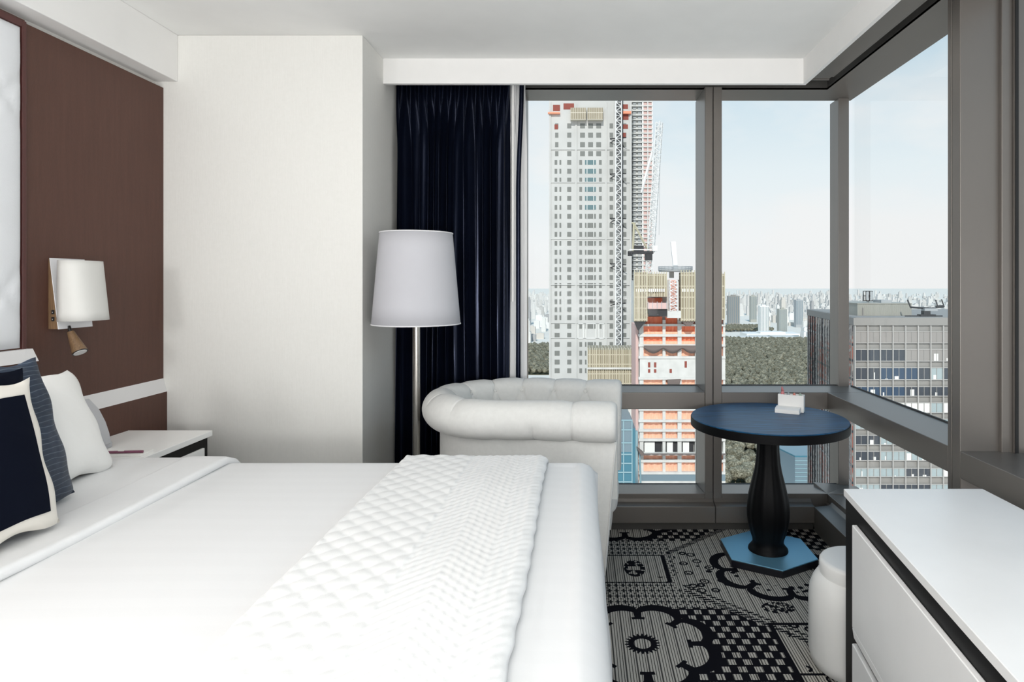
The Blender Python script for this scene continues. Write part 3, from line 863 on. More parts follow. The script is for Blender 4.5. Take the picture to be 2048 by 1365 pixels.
# thick outer body under the roll
def taper(x, z): return x - 0.05 * max(0, (0.72 - z) / 0.59) * sm((x + 0.1) / 0.5)
vs = []; fs = []
zs = [0.125, 0.135, 0.25, 0.4, 0.55, 0.70, 0.712]
ring = [(0.010, 0.125), (0.016, 0.135)] + [(0.016, z) for z in (0.25, .4, .55, .70)] + [(0.012, 0.712), (-0.10, 0.712), (-0.128, 0.60), (-0.13, 0.125)]
us = [0.0, 0.006] + [0.012 + (LT - .024) * k / 90 for k in range(91)] + [LT - .006, LT]
for s_ in us:
    (px, py), (nx, ny) = upath(s_)
    e = min(s_, LT - s_); inn = 0.006 if e == 0 else 0.0
    for n, z in ring:
        n2 = n - inn if n > 0 else n + inn
        vs.append((taper(px + nx * n2, z), py + ny * n2, z))
W_ = len(ring)
for a in range(len(us) - 1):
    for i in range(W_):
        i2 = (i + 1) % W_
        fs.append((a * W_ + i, a * W_ + i2, (a + 1) * W_ + i2, (a + 1) * W_ + i))
fs.append(tuple(range(W_))); o_ = (len(us) - 1) * W_; fs.append(tuple(o_ + W_ - 1 - i for i in range(W_)))
MB().add(vs, fs).build('outer_shell', M['greyfab'], ch, local=True, smooth=40)
for sgn in (-1, 1):
    pts = [(taper(XFR - .004, z) , sgn * (HW + 0.0165), z) for z in np.linspace(0.13, 0.70, 14)]
    MB().tube(pts, 0.0035, 6).build('piping', M['greyfab'], ch, local=True, smooth=0)
MB().box(-0.34, taper(XFR, .2) - 0.02, -HW + .13, HW - .13, 0.13, 0.30).build('seat_rail', M['greyfab'], ch, local=True, bevel=0.01)
def cush(u, v):
    a = 2 * PI * u; ca, sa = math.cos(a), math.sin(a)
    x = 0.06 + 0.36 * math.copysign(abs(ca) ** .3, ca); y = (HW - .145) * math.copysign(abs(sa) ** .3, sa)
    b = -PI / 2 + PI * v; k = abs(math.cos(b)) ** .35
    return (0.06 + (x - 0.06) * k, y * k, 0.38 + 0.08 * math.copysign(abs(math.sin(b)) ** .6, math.sin(b)))
MB().grid(cush, 60, 24, closeu=True).build('seat_cushion', M['greyfab'], ch, local=True, smooth=0)
for lx in (0.30, -0.28):
    for ly in (-0.27, 0.27):
        yy = ly if lx > 0 else ly * .75
        MB().lathe([(0.016, 0.0), (0.026, 0.128)], (lx, yy, 0), 16).build('leg', M['darkleg'], ch, local=True, smooth=40)

# ================================================================== ROUND TABLE
TX, TY, TR, TZ = 0.955, 3.20, 0.390, 0.718
tb_ = thing('pedestal_table', 'round black stained wood table with turned pedestal by the window corner', 'table', (TX, TY, 0.0))
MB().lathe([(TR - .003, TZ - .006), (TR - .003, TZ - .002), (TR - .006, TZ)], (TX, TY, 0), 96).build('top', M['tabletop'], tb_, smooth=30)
MB().lathe([(TR - .012, TZ - .050), (TR, TZ - .046), (TR, TZ - .008), (TR - .003, TZ - .005)], (TX, TY, 0), 96).build('top_edge', M['tableblack'], tb_, smooth=30)
prof = [(0.100, 0.036), (0.098, 0.048), (0.086, 0.062), (0.077, 0.076), (0.079, 0.098), (0.086, 0.122), (0.094, 0.15), (0.101, 0.18), (0.105, 0.215), (0.106, 0.245),
        (0.104, 0.28), (0.098, 0.32), (0.089, 0.36), (0.079, 0.40), (0.069, 0.44), (0.061, 0.49), (0.056, 0.55), (0.055, 0.60), (0.060, 0.64), (0.085, 0.668)]
MB().lathe(prof, (TX, TY, 0), 96, rf=lambda a, z: 1 + (0.022 * math.cos(12 * a) if 0.1 < z < 0.62 else 0)).build('pedestal', M['tableblack'], tb_, smooth=50)
hexp = lambda r: [(TX + r * math.sin(PI / 3 * k), TY + 0.01 - r * math.cos(PI / 3 * k)) for k in range(6)]
MB().prism(hexp(.248), 0.0, 0.034, 'z').build('base', M['baseedge'], tb_, bevel=0.002)
MB().prism(hexp(.247), 0.034, 0.040, 'z').build('base_sky_sheen', M['basesheen'], tb_, bevel=0.002)['label'] = 'base top with blue sky sheen painted on'  # thin blue layer stands in for sky reflected on the base

cd = thing('amenity_caddy', 'small white holder with a low front tray on the round table', 'holder', (1.118, 3.335, TZ), rz=math.radians(-27))
MB().box(-.066, .066, -.012, .034, 0.0, 0.006).box(-.066, .066, -.012, -.008, 0.006, .090).box(-.066, .066, .030, .034, .006, .090).box(-.066, -.062, -.008, .030, .006, .090).box(.062, .066, -.008, .030, .006, .090).build('holder', M['white'], cd, local=True, bevel=0.0015)
MB().prism([(-.072, 0.0), (-.0125, 0.0), (-.0125, 0.030), (-.060, 0.026), (-.072, 0.020)], -.072, .052, 'x').build('tray', M['white'], cd, local=True, bevel=0.002)
ROT = Matrix.Rotation(math.radians(-27), 4, 'Z')
mats = [mat('pink_wrapper', C(196, 120, 122), rough=.5), mat('grey_wrapper', C(150, 158, 160), rough=.5), mat('coral_wrapper', C(206, 128, 112), rough=.5), mat('green_wrapper', C(150, 166, 148), rough=.5)]
names = ['pink', 'grey', 'coral', 'pale green']
for k in range(4):
    p = Vector((1.118, 3.335, TZ + .0065)) + ROT @ Vector((-.045 + .030 * k, 0.011, 0))
    m_ = MB().sphere((p.x, p.y, p.z + .047 + (.012 if k == 0 else 0)), 0.0118, 14, 10, (1, .9, 4.0))
    if k == 0: m_.tube([(p.x, p.y, p.z + .10), (p.x - .004, p.y, p.z + .122)], [.008, .003], 8)
    tag(m_.build('wrapped_sweet', mats[k], smooth=0), '%s wrapped sweet poking out of the white holder on the table' % names[k], 'sweet', 'sweets in the white holder')

# ================================================================== DRESSER (front runs at an angle, back follows the wall)
DY, DZ = 2.096, 0.7125
DXR, DXL = 1.345, 0.879
KD = 153.0 / F
YN = 0.35
xf = lambda y, off=0.0: DXL - (DY - y) * KD + off
dr = thing('dresser', 'low white dresser with black frame and flat drawer fronts under the right windows', 'dresser', (1.1, 1.2, 0.0))
MB().prism([(xf(DY), DY), (xf(YN), YN), (DXR, YN), (DXR, DY)], DZ - .024, DZ, 'z').build('top', M['whitelac'], dr, bevel=0.002)
fr = MB().prism([(xf(DY, .004), DY - .006), (xf(YN, .004), YN + .006), (DXR - .01, YN + .006), (DXR - .01, DY - .006)], 0.06, DZ - .024, 'z')
fr.build('frame', M['blackframe'], dr, bevel=0.002)
for y_ in (DY - .06, YN + .06):
    for q in (0, 1):
        x_ = xf(y_, .03) if q == 0 else DXR - .04
        MB().box(x_ - .02, x_ + .02, y_ - .02, y_ + .02, 0, .06).build('leg', M['blackframe'], dr)
yd = [DY - .128, YN + .10]
for k in range(1):
    ya, yb = yd[k] - (0.006 if k else 0), yd[k + 1]
    for z0, z1 in ((0.318, 0.641), (0.075, 0.268)):
        d = MB().prism([(xf(ya, -.012), ya), (xf(yb, -.012), yb), (xf(yb, .004), yb), (xf(ya, .004), ya)], z0, z1, 'z').build('drawer', M['whitelac'], dr, bevel=0.003)
        if z0 > .3:
            MB().hull8([(xf(yb, -.012), yb, z0 - .022), (xf(yb, .004), yb, z0 - .022), (xf(ya - .02, .004), ya - .02, z0 - .022), (xf(ya - .02, -.012), ya - .02, z0 - .022),
                        (xf(yb, -.012), yb, z0), (xf(yb, .004), yb, z0), (xf(ya - .004, .004), ya - .004, z0), (xf(ya - .004, -.012), ya - .004, z0)]).build('pull_lip', M['whitelac'], d)

# ================================================================== OTTOMAN
OX, OY, OR = 1.018, 2.29, 0.176
ot = thing('ottoman', 'round white storage stool with lid beside the dresser', 'stool', (OX, OY, 0.0))
pr = [(OR - .03, 0.0), (OR - .008, 0.012), (OR, 0.05), (OR, 0.24), (OR - .004, 0.275), (OR - .015, 0.305), (OR - .030, 0.328), (OR - .042, 0.336)]
MB().lathe(pr, (OX, OY, 0), 72).build('body', M['white'], ot, smooth=0)
MB().lathe([(0.137, 0.334), (0.138, 0.375), (0.132, 0.384), (0.12, 0.387), (0.0, 0.388)], (OX, OY, 0), 64, cap=False).build('lid', M['white'], ot, smooth=60)
# ================================================================== OUTSIDE
GZ = -200.0
M['conc'] = mat('pale_limestone', rough=0.85, spec=0.2, fn=lambda T: T.mix(T.noise(E(T, T.node('ShaderNodeTexCoord').outputs['Object']), 0.12, 4.0), C(178, 178, 175), C(208, 208, 205)))
M['conc2'] = mat('raw_concrete', rough=0.9, spec=0.15, fn=lambda T: T.mix(T.noise(E(T, T.node('ShaderNodeTexCoord').outputs['Object']), 0.5, 4.0), C(186, 186, 182), C(224, 224, 220)))
M['wglass'] = mat('tower_window', C(120, 122, 118), rough=0.25, spec=0.6)
M['wglass2'] = mat('tower_window_teal', C(96, 122, 126), rough=0.25, spec=0.6)
M['wframe'] = mat('window_surround', C(226, 226, 223), rough=0.8)
M['redopen'] = mat('red_brown_opening', C(140, 76, 66), rough=0.9)
M['greyfloor'] = mat('grey_floor', C(168, 172, 174), rough=0.9)
M['pink'] = mat('pale_pink_panel', C(206, 176, 170), rough=0.85)
M['blacksteel'] = mat('black_steel', C(48, 48, 50), rough=0.7)
M['whitesteel'] = mat('white_steel', C(226, 226, 224), rough=0.6)
M['yellowsteel'] = mat('pale_yellow_steel', C(190, 184, 160), rough=0.7)
def mesh_fn(T):
    x, y, z = T.pos('Object')
    n = T.noise(T.vec(x, y, z), 0.35, 4.0, 0.6)
    l = ((x / 0.9).fract() < 0.16) | ((z / 2.6).fract() < 0.09)
    l2 = (((x + y) / 0.42).fract() < 0.3)
    return T.mix(l, T.mix(l2, T.mix(n, C(146, 137, 118), C(182, 173, 154)), C(130, 123, 108)), C(204, 197, 182))
M['scaf'] = mat('tan_mesh', rough=0.95, spec=0.1, fn=mesh_fn)
def net_fn(T):
    x, y, z = T.pos('Object')
    n = T.noise(T.vec(x * 2.2, y * 2.2, z * 0.35), 1.0, 4.0, 0.6)
    return T.mix(n, C(226, 92, 62), C(252, 172, 136))
M['net'] = mat('orange_netting', rough=0.95, spec=0.1, fn=net_fn)
def net2_fn(T):
    x, y, z = T.pos('Object')
    n = T.noise(T.vec(x * 2.2, y * 2.2, z * 0.6), 1.0, 4.0, 0.6)
    return T.mix(n, C(240, 150, 120), C(255, 214, 188))
M['net2'] = mat('pale_orange_netting', rough=0.95, spec=0.1, fn=net2_fn)
M['orangesteel'] = mat('orange_steel', C(236, 150, 118), rough=0.7)
M['droop'] = mat('dark_debris_net', C(112, 102, 98), rough=0.95)
M['curtglass'] = mat('grey_blue_glass', C(112, 132, 142), rough=0.2, spec=0.7)
M['tealglass'] = mat('teal_glass', C(62, 116, 134), rough=0.2, spec=0.7)
M['palemull'] = mat('pale_mullion', C(136, 166, 174), rough=0.5)
M['spandrel'] = mat('grey_spandrel', C(142, 140, 136), rough=0.55)
M['mullion'] = mat('steel_mullion', C(186, 184, 180), rough=0.4, metal=0.3)
M['blind'] = mat('office_blinds', C(146, 142, 138), rough=0.7)
M['offglass'] = mat('office_glass_dark', C(50, 58, 68), rough=0.15, spec=0.8)
M['offblue'] = mat('office_glass_blue', C(34, 62, 88), rough=0.15, spec=0.8)
M['offpale'] = mat('office_glass_pale', C(158, 172, 174), rough=0.3, spec=0.6)
M['offwhite'] = mat('office_white_blinds', C(228, 228, 224), rough=0.8)
M['roofgrey'] = mat('roof_grey', C(150, 148, 144), rough=0.9)
M['plant'] = mat('rooftop_cladding', C(168, 168, 160), rough=0.8)
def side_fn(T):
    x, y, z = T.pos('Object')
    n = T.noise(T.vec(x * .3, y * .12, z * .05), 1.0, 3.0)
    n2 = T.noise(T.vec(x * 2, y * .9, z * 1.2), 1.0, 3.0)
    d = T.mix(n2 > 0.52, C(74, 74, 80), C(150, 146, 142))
    return T.mix((n > 0.52) & (n2 < 0.56), d, C(150, 92, 82))  # reddish patches are reflections painted into the glass colour
M['sideglass'] = mat('painted_reflection_glass', rough=0.2, spec=0.7, fn=side_fn)

def part(name, m, mb, root, **kw): return mb.build(name, M[m], root, **kw)

# ---- pale residential tower ------------------------------------------------
TYY = 245.0; k = TYY / F
tw = thing('tower_block', 'tall pale stone residential tower with rows of punched windows', 'building', (WX(1180, TYY), TYY + 14, GZ))
xa, xb = WX(1098.3, TYY), WX(1263.5, TYY)
part('facade', 'conc', MB().box(xa, xb, TYY, TYY + 30, GZ, WZ(150, TYY)), tw)
pil = MB()
for px in (1100, 1152, 1212, 1228, 1261): pil.box(WX(px, TYY) - .35, WX(px, TYY) + .35, TYY - .35, TYY, WZ(770, TYY), WZ(204, TYY))
for py in (299, 365, 478, 570, 646, 676): pil.box(xa, xb, TYY - .28, TYY, WZ(py, TYY) - .18, WZ(py, TYY) + .18)
part('pilasters', 'conc', pil, tw)
ci = lambda v: 1020 + .3223 * v
rows = [325, 342.8, 360.5, 379, 397, 415, 433, 451, 469, 487, 505, 523, 539.4, 555.5, 571.6, 587.7, 603.8, 619.8, 635.6, 653, 671, 689.4, 707, 724.6, 742]
up_rows = [252, 270.5, 289.5, 307.5]
cols = [(277, 293), (307, 318), (355, 380), (430, 447), (465, 533), (552, 569), (618, 645), (703, 722)]
cnt = 0; rest = MB(); teal = set(range(0, 6)); protos = {}
def win(x0, x1, yc, hh, m):
    global cnt
    X0_, X1_, Z0_, Z1_ = WX(x0, TYY), WX(x1, TYY), WZ(yc + hh / 2, TYY), WZ(yc - hh / 2, TYY)
    if cnt >= 96:
        rest.box(X0_, X1_, TYY - .06, TYY + .1, Z0_, Z1_); return
    cnt += 1
    key = (round(X1_ - X0_, 2), round(Z1_ - Z0_, 2), m)
    if key in protos:
        o, (bx, bz) = protos[key]
        c = cp(o, tw); c.location = (o.location[0] + X0_ - bx, 0, o.location[2] + Z0_ - bz); return
    protos[key] = (part('window', m, MB().box(X0_, X1_, TYY - .06, TYY + .1, Z0_, Z1_), tw), (X0_, Z0_))
work = []
for ri, ry in enumerate(rows):
    for c_i, (c0, c1) in enumerate(cols):
        if c_i in (0, 1) and ri >= 19:
            if c_i == 1: continue
            c0, c1 = 277, 308
        m = 'wglass2' if (c_i == 4 and ri in teal) else 'wglass'
        if ry == 671 and c_i in (3, 4, 5): continue
        work.append((ci(c0), ci(c1), ry, 9.6, m))
for ry in up_rows:
    for (c0, c1) in [(280, 300), (355, 380), (435, 465), (485, 515), (535, 565), (618, 645), (703, 722)]:
        work.append((ci(c0), ci(c1), ry, 9.8, 'wglass2' if 430 < c0 < 600 else 'wglass'))
for w_ in work: win(*w_)
o = part('window', 'wglass', rest, tw); o['kind'] = 'stuff'
mull = MB()
for ri, ry in enumerate(rows):
    if ry == 671: continue
    for c0 in (478, 519): mull.box(WX(ci(c0), TYY) - .12, WX(ci(c0), TYY) + .12, TYY - .14, TYY, WZ(ry + 5, TYY), WZ(ry - 5, TYY))
part('window_mullions', 'wframe', mull, tw)
bl = MB()
for x0, x1 in ((1156, 1167), (1172, 1192), (1198, 1208)):
    X0_, X1_, Z0_, Z1_ = WX(x0, TYY), WX(x1, TYY), WZ(677, TYY), WZ(648, TYY)
    for a in (0, 1):
        bl.box(X0_, X1_, TYY - .3, TYY, (Z0_, Z1_)[a] - .15, (Z0_, Z1_)[a] + .15); bl.box((X0_, X1_)[a] - .15, (X0_, X1_)[a] + .15, TYY - .3, TYY, Z0_, Z1_)
part('blind_window_frames', 'wframe', bl, tw)
for (x0, x1, y0, y1) in [(1106, 1120, 210, 222), (1127, 1148, 207, 219), (1109, 1116, 249, 259), (1245, 1256, 209, 218), (1244, 1257, 228, 240), (1246, 1256, 249, 258), (1244, 1252, 266, 276)]:
    part('opening', 'redopen', MB().box(WX(x0, TYY), WX(x1, TYY), TYY - .08, TYY + .1, WZ(y1, TYY), WZ(y0, TYY)), tw)
part('work_platform', 'orangesteel', MB().box(WX(1096, TYY), WX(1120, TYY), TYY - 1.2, TYY, WZ(229, TYY), WZ(226, TYY)).box(WX(1243, TYY), WX(1262, TYY), TYY - 1.2, TYY, WZ(229, TYY), WZ(224, TYY)), tw)

sc_ = thing('hanging_scaffold', 'small tan mesh scaffold hung near the top of the pale tower', 'scaffold', (WX(1174, 243), 243, WZ(240, 243)))
for (x0, x1) in ((1141, 1172), (1175, 1206)):
    part('mesh_panel', 'scaf', MB().box(WX(x0, 243), WX(x1, 243), 242.6, 244.9, WZ(240, 243), WZ(216, 243)), sc_)

# wing under construction behind the tower
Y2 = 262.0
wg = thing('tower_wing', 'unfinished grey tower wing with bare floors rising right behind the pale tower', 'building', (WX(1284, Y2), Y2 + 10, GZ))
part('core', 'conc2', MB().box(WX(1262, Y2), WX(1305, Y2), Y2 + .8, Y2 + 24, GZ, WZ(150, Y2)), wg)
sl = MB(); pk_ = MB(); wn = MB()
y_ = 203.0
while y_ < 560:
    sl.box(WX(1262, Y2), WX(1305.5, Y2), Y2 - .3, Y2 + .9, WZ(y_, Y2) - .25, WZ(y_, Y2) + .25)
    pk_.box(WX(1287, Y2), WX(1294, Y2), Y2 + .2, Y2 + .9, WZ(y_ + 8, Y2), WZ(y_ + 1.5, Y2)).box(WX(1297, Y2), WX(1304, Y2), Y2 + .2, Y2 + .9, WZ(y_ + 8, Y2), WZ(y_ + 1.5, Y2))
    wn.box(WX(1276, Y2), WX(1283, Y2), Y2 + .3, Y2 + .9, WZ(y_ + 7, Y2), WZ(y_ + 1.5, Y2)); wn.box(WX(1266, Y2), WX(1272, Y2), Y2 + .3, Y2 + .9, WZ(y_ + 6, Y2), WZ(y_ + 2, Y2))
    y_ += 9.1
part('floor_slabs', 'conc2', sl, wg); part('panels', 'pink', pk_, wg); part('windows', 'greyfloor', wn, wg)
part('columns', 'whitesteel', MB().box(WX(1284, Y2), WX(1287, Y2), Y2 - .2, Y2 + .9, GZ, WZ(160, Y2)).box(WX(1294.5, Y2), WX(1296.5, Y2), Y2 - .2, Y2 + .9, GZ, WZ(160, Y2)).box(WX(1303.5, Y2), WX(1305.5, Y2), Y2 - .2, Y2 + .9, GZ, WZ(160, Y2)), wg)
part('hoist_rail', 'blacksteel', MB().box(WX(1262, Y2), WX(1264, Y2), Y2 - 1.2, Y2 - .2, WZ(760, Y2), WZ(285, Y2)), wg)

def lattice(mb, p0, p1, wdt, bays_, rc, up=Vector((0, 1, 0)), tri=False):
    p0, p1 = Vector(p0), Vector(p1); d = (p1 - p0).normalized(); a = d.cross(up).normalized() * wdt / 2; b = up.normalized() * wdt / 2
    cs = [a - b, -a - b, -a + b, a + b]
    for c in cs: mb.bar(p0 + c, p1 + c, rc)
    for i in range(bays_):
        q0 = p0.lerp(p1, i / bays_); q1 = p0.lerp(p1, (i + 1) / bays_)
        for j in range(4):
            c0, c1 = cs[j], cs[(j + 1) % 4]
            if i % 2: c0, c1 = c1, c0
            mb.bar(q0 + c0, q1 + c1, rc * .75); mb.bar(q1 + c0, q1 + c1, rc * .6)
    return mb
# hoist mast in front of the tower
HYY = 241.0
hm = thing('hoist_mast', 'white lattice construction hoist mast running up the front of the pale tower', 'mast', (WX(1237, HYY), HYY, WZ(700, HYY)))
part('mast', 'whitesteel', lattice(MB(), (WX(1237, HYY), HYY, WZ(765, HYY)), (WX(1237, HYY), HYY, WZ(170, HYY)), 2.1, 66, .20), hm)
part('guide_rail', 'blacksteel', MB().box(WX(1243.5, HYY), WX(1245.5, HYY), HYY - .3, HYY + .3, GZ, WZ(170, HYY)), hm)
part('back_panel', 'blacksteel', lattice(MB(), (WX(1237, HYY), HYY + 1.4, WZ(765, HYY)), (WX(1237, HYY), HYY + 1.4, WZ(170, HYY)), 1.6, 66, .16), hm)
for py in (276, 348, 438, 530, 607):
    part('wall_tie', 'blacksteel', MB().bar((WX(1221, HYY), TYY - .1, WZ(py - 3, HYY)), (WX(1252, HYY), HYY - .5, WZ(py, HYY)), .22).bar((WX(1222, HYY), TYY - .1, WZ(py + 5, HYY)), (WX(1236, HYY), HYY, WZ(py, HYY)), .18).bar((WX(1249, HYY), TYY - .1, WZ(py + 14, HYY)), (WX(1240, HYY), HYY, WZ(py, HYY)), .18), hm)

# ---- building under construction with orange nets ---------------------------
YO = 150.0; XO = lambda p: WX(p, YO); ZO = lambda p: WZ(p, YO)
ob = thing('concrete_frame_building', 'concrete tower under construction wrapped in orange safety netting', 'building', (XO(1360), YO + 12, GZ))
part('core', 'conc2', MB().box(XO(1277), XO(1449), YO + 1.2, YO + 22, GZ, ZO(560)), ob)
cols_ = MB()
for a, b in ((1279, 1287), (1325, 1331), (1355, 1363), (1390, 1398), (1430, 1437), (1446, 1450)): cols_.box(XO(a), XO(b), YO - .2, YO + 1.3, ZO(1600), ZO(640))
part('columns', 'conc2', cols_, ob)
slabs = MB()
for y in (650.5, 671, 691, 715, 757, 775, 797, 819, 842, 861, 880, 908, 922, 946, 964): slabs.box(XO(1277), XO(1450), YO - .5, YO + 1.3, ZO(y) - .28, ZO(y) + .28)
part('floor_slabs', 'conc2', slabs, ob)
bayx = [(1287, 1325), (1331, 1355), (1363, 1390), (1398, 1430), (1437, 1446)]
for (y0, y1, m) in [(596, 632, 'net'), (634, 650, 'net'), (652, 670, 'net'), (672, 690, 'net'), (692, 714, 'net2'), (758, 774, 'net2'), (776, 796, 'net2'), (798, 818, 'net2'), (820, 841, 'net2'), (843, 860, 'net2'), (862, 879, 'net2'), (909, 921, 'net2'), (923, 944, 'net2')]:
    for (x0, x1) in bayx:
        if y0 < 630 and not (x0 < 1330): continue
        mid = (y0 + y1) / 2
        nf = MB().grid(lambda u, v, x0=x0, x1=x1, y0=y0, y1=y1: (XO(x0 + (x1 - x0) * u), YO + .55 + .12 * math.sin(u * 19 + y0) + .1 * math.sin(v * 5), ZO(y1 + (y0 - y1) * v)), 14, 5)
        part('net_panel', m, nf, ob, smooth=0)
for x0, x1 in bayx: # toe boards of netting at each deck (brighter low bands)
    part('net_skirt', 'net2', MB().box(XO(x0), XO(x1), YO + .2, YO + .3, ZO(670), ZO(664)).box(XO(x0), XO(x1), YO + .2, YO + .3, ZO(690), ZO(683)), ob)
part('wall_band', 'conc2', MB().box(XO(1279), XO(1450), YO - .3, YO + 1.2, ZO(757), ZO(717)), ob)
for (x, y, h) in ((1298, 730, 10), (1310, 730, 10), (1298, 742, 7), (1310, 742, 7), (1341, 742, 8), (1371, 729, 13)):
    part('slot_opening', 'redopen', MB().box(XO(x - 2.3), XO(x + 2.3), YO - .36, YO - .2, ZO(y + h / 2), ZO(y - h / 2)), ob)
for x0, x1 in ((1286, 1324), (1331, 1355), (1363, 1388)):
    part('dark_opening', 'blacksteel', MB().box(XO(x0), XO(x1), YO + .5, YO + 1.25, ZO(905), ZO(882)), ob)
    part('hoarding', 'offwhite', MB().box(XO(x0 + 3), XO(x0 + (x1 - x0) * .62), YO + .2, YO + .5, ZO(906), ZO(885)), ob)
def sag(x0, x1, y0, dep, n, yo, ph=0):
    return MB().grid(lambda u, v: (XO(x0 + (x1 - x0) * u), yo - .8 * math.sin(PI * v) , ZO(y0 + (dep * (.35 + .65 * abs(math.sin(PI * n * u + ph)))) * v)), 60, 6)
part('debris_net', 'droop', sag(1287, 1440, 691, 16, 4, YO - .6), ob, smooth=0)
part('debris_net', 'droop', sag(1284, 1448, 904, 4, 10, YO - 1.5), ob, smooth=0)
part('debris_tarp', 'droop', MB().prism([(XO(1272), ZO(891)), (XO(1286), ZO(903)), (XO(1288), ZO(907)), (XO(1280), ZO(907))], YO - 2.2, YO - .3, 'y'), ob)
part('tarp', 'droop', MB().prism([(XO(1334), ZO(759)), (XO(1361), ZO(758)), (XO(1357), ZO(774)), (XO(1336), ZO(774))], YO - .6, YO - .3, 'y'), ob)
part('glazed_storey', 'curtglass', MB().box(XO(1281), XO(1450), YO - .35, YO + 1.2, ZO(1100), ZO(948)), ob)
part('white_downpipe', 'palemull', MB().box(XO(1271), XO(1275), YO - .8, YO + .4, ZO(1100), ZO(862)).bar((XO(1279), YO - .7, ZO(905)), (XO(1281), YO - .7, ZO(968)), .2), ob)
part('left_return', 'pink', MB().box(XO(1272), XO(1277.5), YO + .8, YO + 14, ZO(1100), ZO(652)), ob)

def scaffold(root, x0, x1, y0, y1, yd_, dep, n):
    part('mesh_panel', 'scaf', MB().box(WX(x0, yd_), WX(x1, yd_), yd_, yd_ + dep, WZ(y1, yd_), WZ(y0, yd_)), root)
    t = MB()
    for i in range(n + 1):
        px = x0 + (x1 - x0) * i / n
        t.box(WX(px, yd_) - .09, WX(px, yd_) + .09, yd_ - .25, yd_ - .05, WZ(y1, yd_), WZ(y0 - 4, yd_))
    part('standards', 'yellowsteel', t, root)
YS = 147.0
sc2 = thing('mesh_scaffold', 'tan mesh climbing scaffold around the top of the orange netted building', 'scaffold', (WX(1330, YS), YS, WZ(640, YS)))
scaffold(sc2, 1269, 1294, 545, 643, YS, 3.0, 5)
scaffold(sc2, 1294.5, 1333, 548, 594, YS + .4, 2.6, 8)
scaffold(sc2, 1362, 1389, 545, 643, YS, 3.0, 5)
scaffold(sc2, 1389.5, 1449, 548, 640, YS + .8, 2.2, 10)
part('debris_chute', 'blacksteel', MB().prism([(WX(1269, YS), WZ(643, YS)), (WX(1294, YS), WZ(643, YS)), (WX(1285, YS), WZ(652, YS)), (WX(1277, YS), WZ(662, YS))], YS + .2, YS + 2.6, 'y'), sc2)
part('debris_chute', 'droop', MB().prism([(WX(1364, YS), WZ(643, YS)), (WX(1390, YS), WZ(643, YS)), (WX(1382, YS), WZ(653, YS)), (WX(1374, YS), WZ(653, YS))], YS + .2, YS + 2.6, 'y'), sc2)
sl_ = MB()
for p in list(np.arange(1272, 1330, 4.2)) + list(np.arange(1364, 1388, 4.2)): sl_.box(WX(p, YS), WX(p + 2.6, YS), YS - .1, YS + .2, WZ(584, YS), WZ(578, YS))
part('slots', 'wframe', sl_, sc2)
pf = thing('work_deck', 'grey railed work deck on top of the orange netted building', 'platform', (WX(1357, YS), YS, WZ(545, YS)))
part('deck', 'greyfloor', MB().lathe([(4.0, WZ(543, YS)), (4.2, WZ(539, YS))], (WX(1357, YS), YS + 5, 0), 24), pf)
rl_ = MB()
for a in range(24):
    q = 2 * PI * a / 24; rl_.bar((WX(1357, YS) + 4.1 * math.cos(q), YS + 5 + 4.1 * math.sin(q), WZ(540, YS)), (WX(1357, YS) + 4.1 * math.cos(q), YS + 5 + 4.1 * math.sin(q), WZ(532, YS)), .07)
for hh in (533, 536.5): rl_.tube([(WX(1357, YS) + 4.1 * math.cos(2 * PI * a / 24), YS + 5 + 4.1 * math.sin(2 * PI * a / 24), WZ(hh, YS)) for a in range(25)], .08, 5)
part('railing', 'greyfloor', rl_, pf)
part('post', 'whitesteel', MB().box(WX(1344, YS), WX(1353, YS), YS + 4, YS + 5, WZ(556, YS), WZ(542, YS)), pf)
bm_ = thing('placing_boom', 'short white boom sticking up from the railed deck', 'boom', (WX(1354, YS), YS + 4, WZ(535, YS)))
part('boom', 'whitesteel', MB().hull8([(WX(1351, YS), YS + 3.6, WZ(531, YS)), (WX(1360, YS), YS + 3.6, WZ(531, YS)), (WX(1360, YS), YS + 4.4, WZ(531, YS)), (WX(1351, YS), YS + 4.4, WZ(531, YS)),
      (WX(1346, YS), YS + 3.6, WZ(482, YS)), (WX(1356, YS), YS + 3.6, WZ(481, YS)), (WX(1356, YS), YS + 4.4, WZ(481, YS)), (WX(1346, YS), YS + 4.4, WZ(482, YS))]), bm_)
part('pivot', 'greyfloor', MB().box(WX(1352, YS), WX(1360, YS), YS + 3.5, YS + 4.5, WZ(540, YS), WZ(530, YS)), bm_)
ms = thing('orange_mast', 'orange lattice hoist mast set in the face of the orange netted building', 'mast', (WX(1347, 146), 146, WZ(640, 146)))
part('mast', 'whitesteel', lattice(MB(), (WX(1347, 146), 146.2, WZ(623, 146)), (WX(1347, 146), 146.2, WZ(561, 146)), 1.75, 9, .11), ms)
part('panel', 'orangesteel', MB().box(WX(1339, 146), WX(1355.5, 146), 147.4, 147.6, WZ(623, 146), WZ(560, 146)), ms)
part('counterweight', 'conc2', MB().box(WX(1334, 146), WX(1361, 146), 145.4, 147.8, WZ(636, 146), WZ(622, 146)), ms)
cgx = thing('hoist_platform', 'pink grey hoist platform hanging below the tan scaffold', 'platform', (WX(1314, 146), 146, WZ(620, 146)))
part('cage', 'pink', MB().box(WX(1295, 146), WX(1333, 146), 144.8, 147.5, WZ(618, 146), WZ(606, 146)), cgx)
part('underside', 'blacksteel', MB().prism([(WX(1297, 146), WZ(632, 146)), (WX(1333, 146), WZ(632, 146)), (WX(1334, 146), WZ(618, 146)), (WX(1295, 146), WZ(618, 146))], 145.2, 147.5, 'y'), cgx)
t = MB()
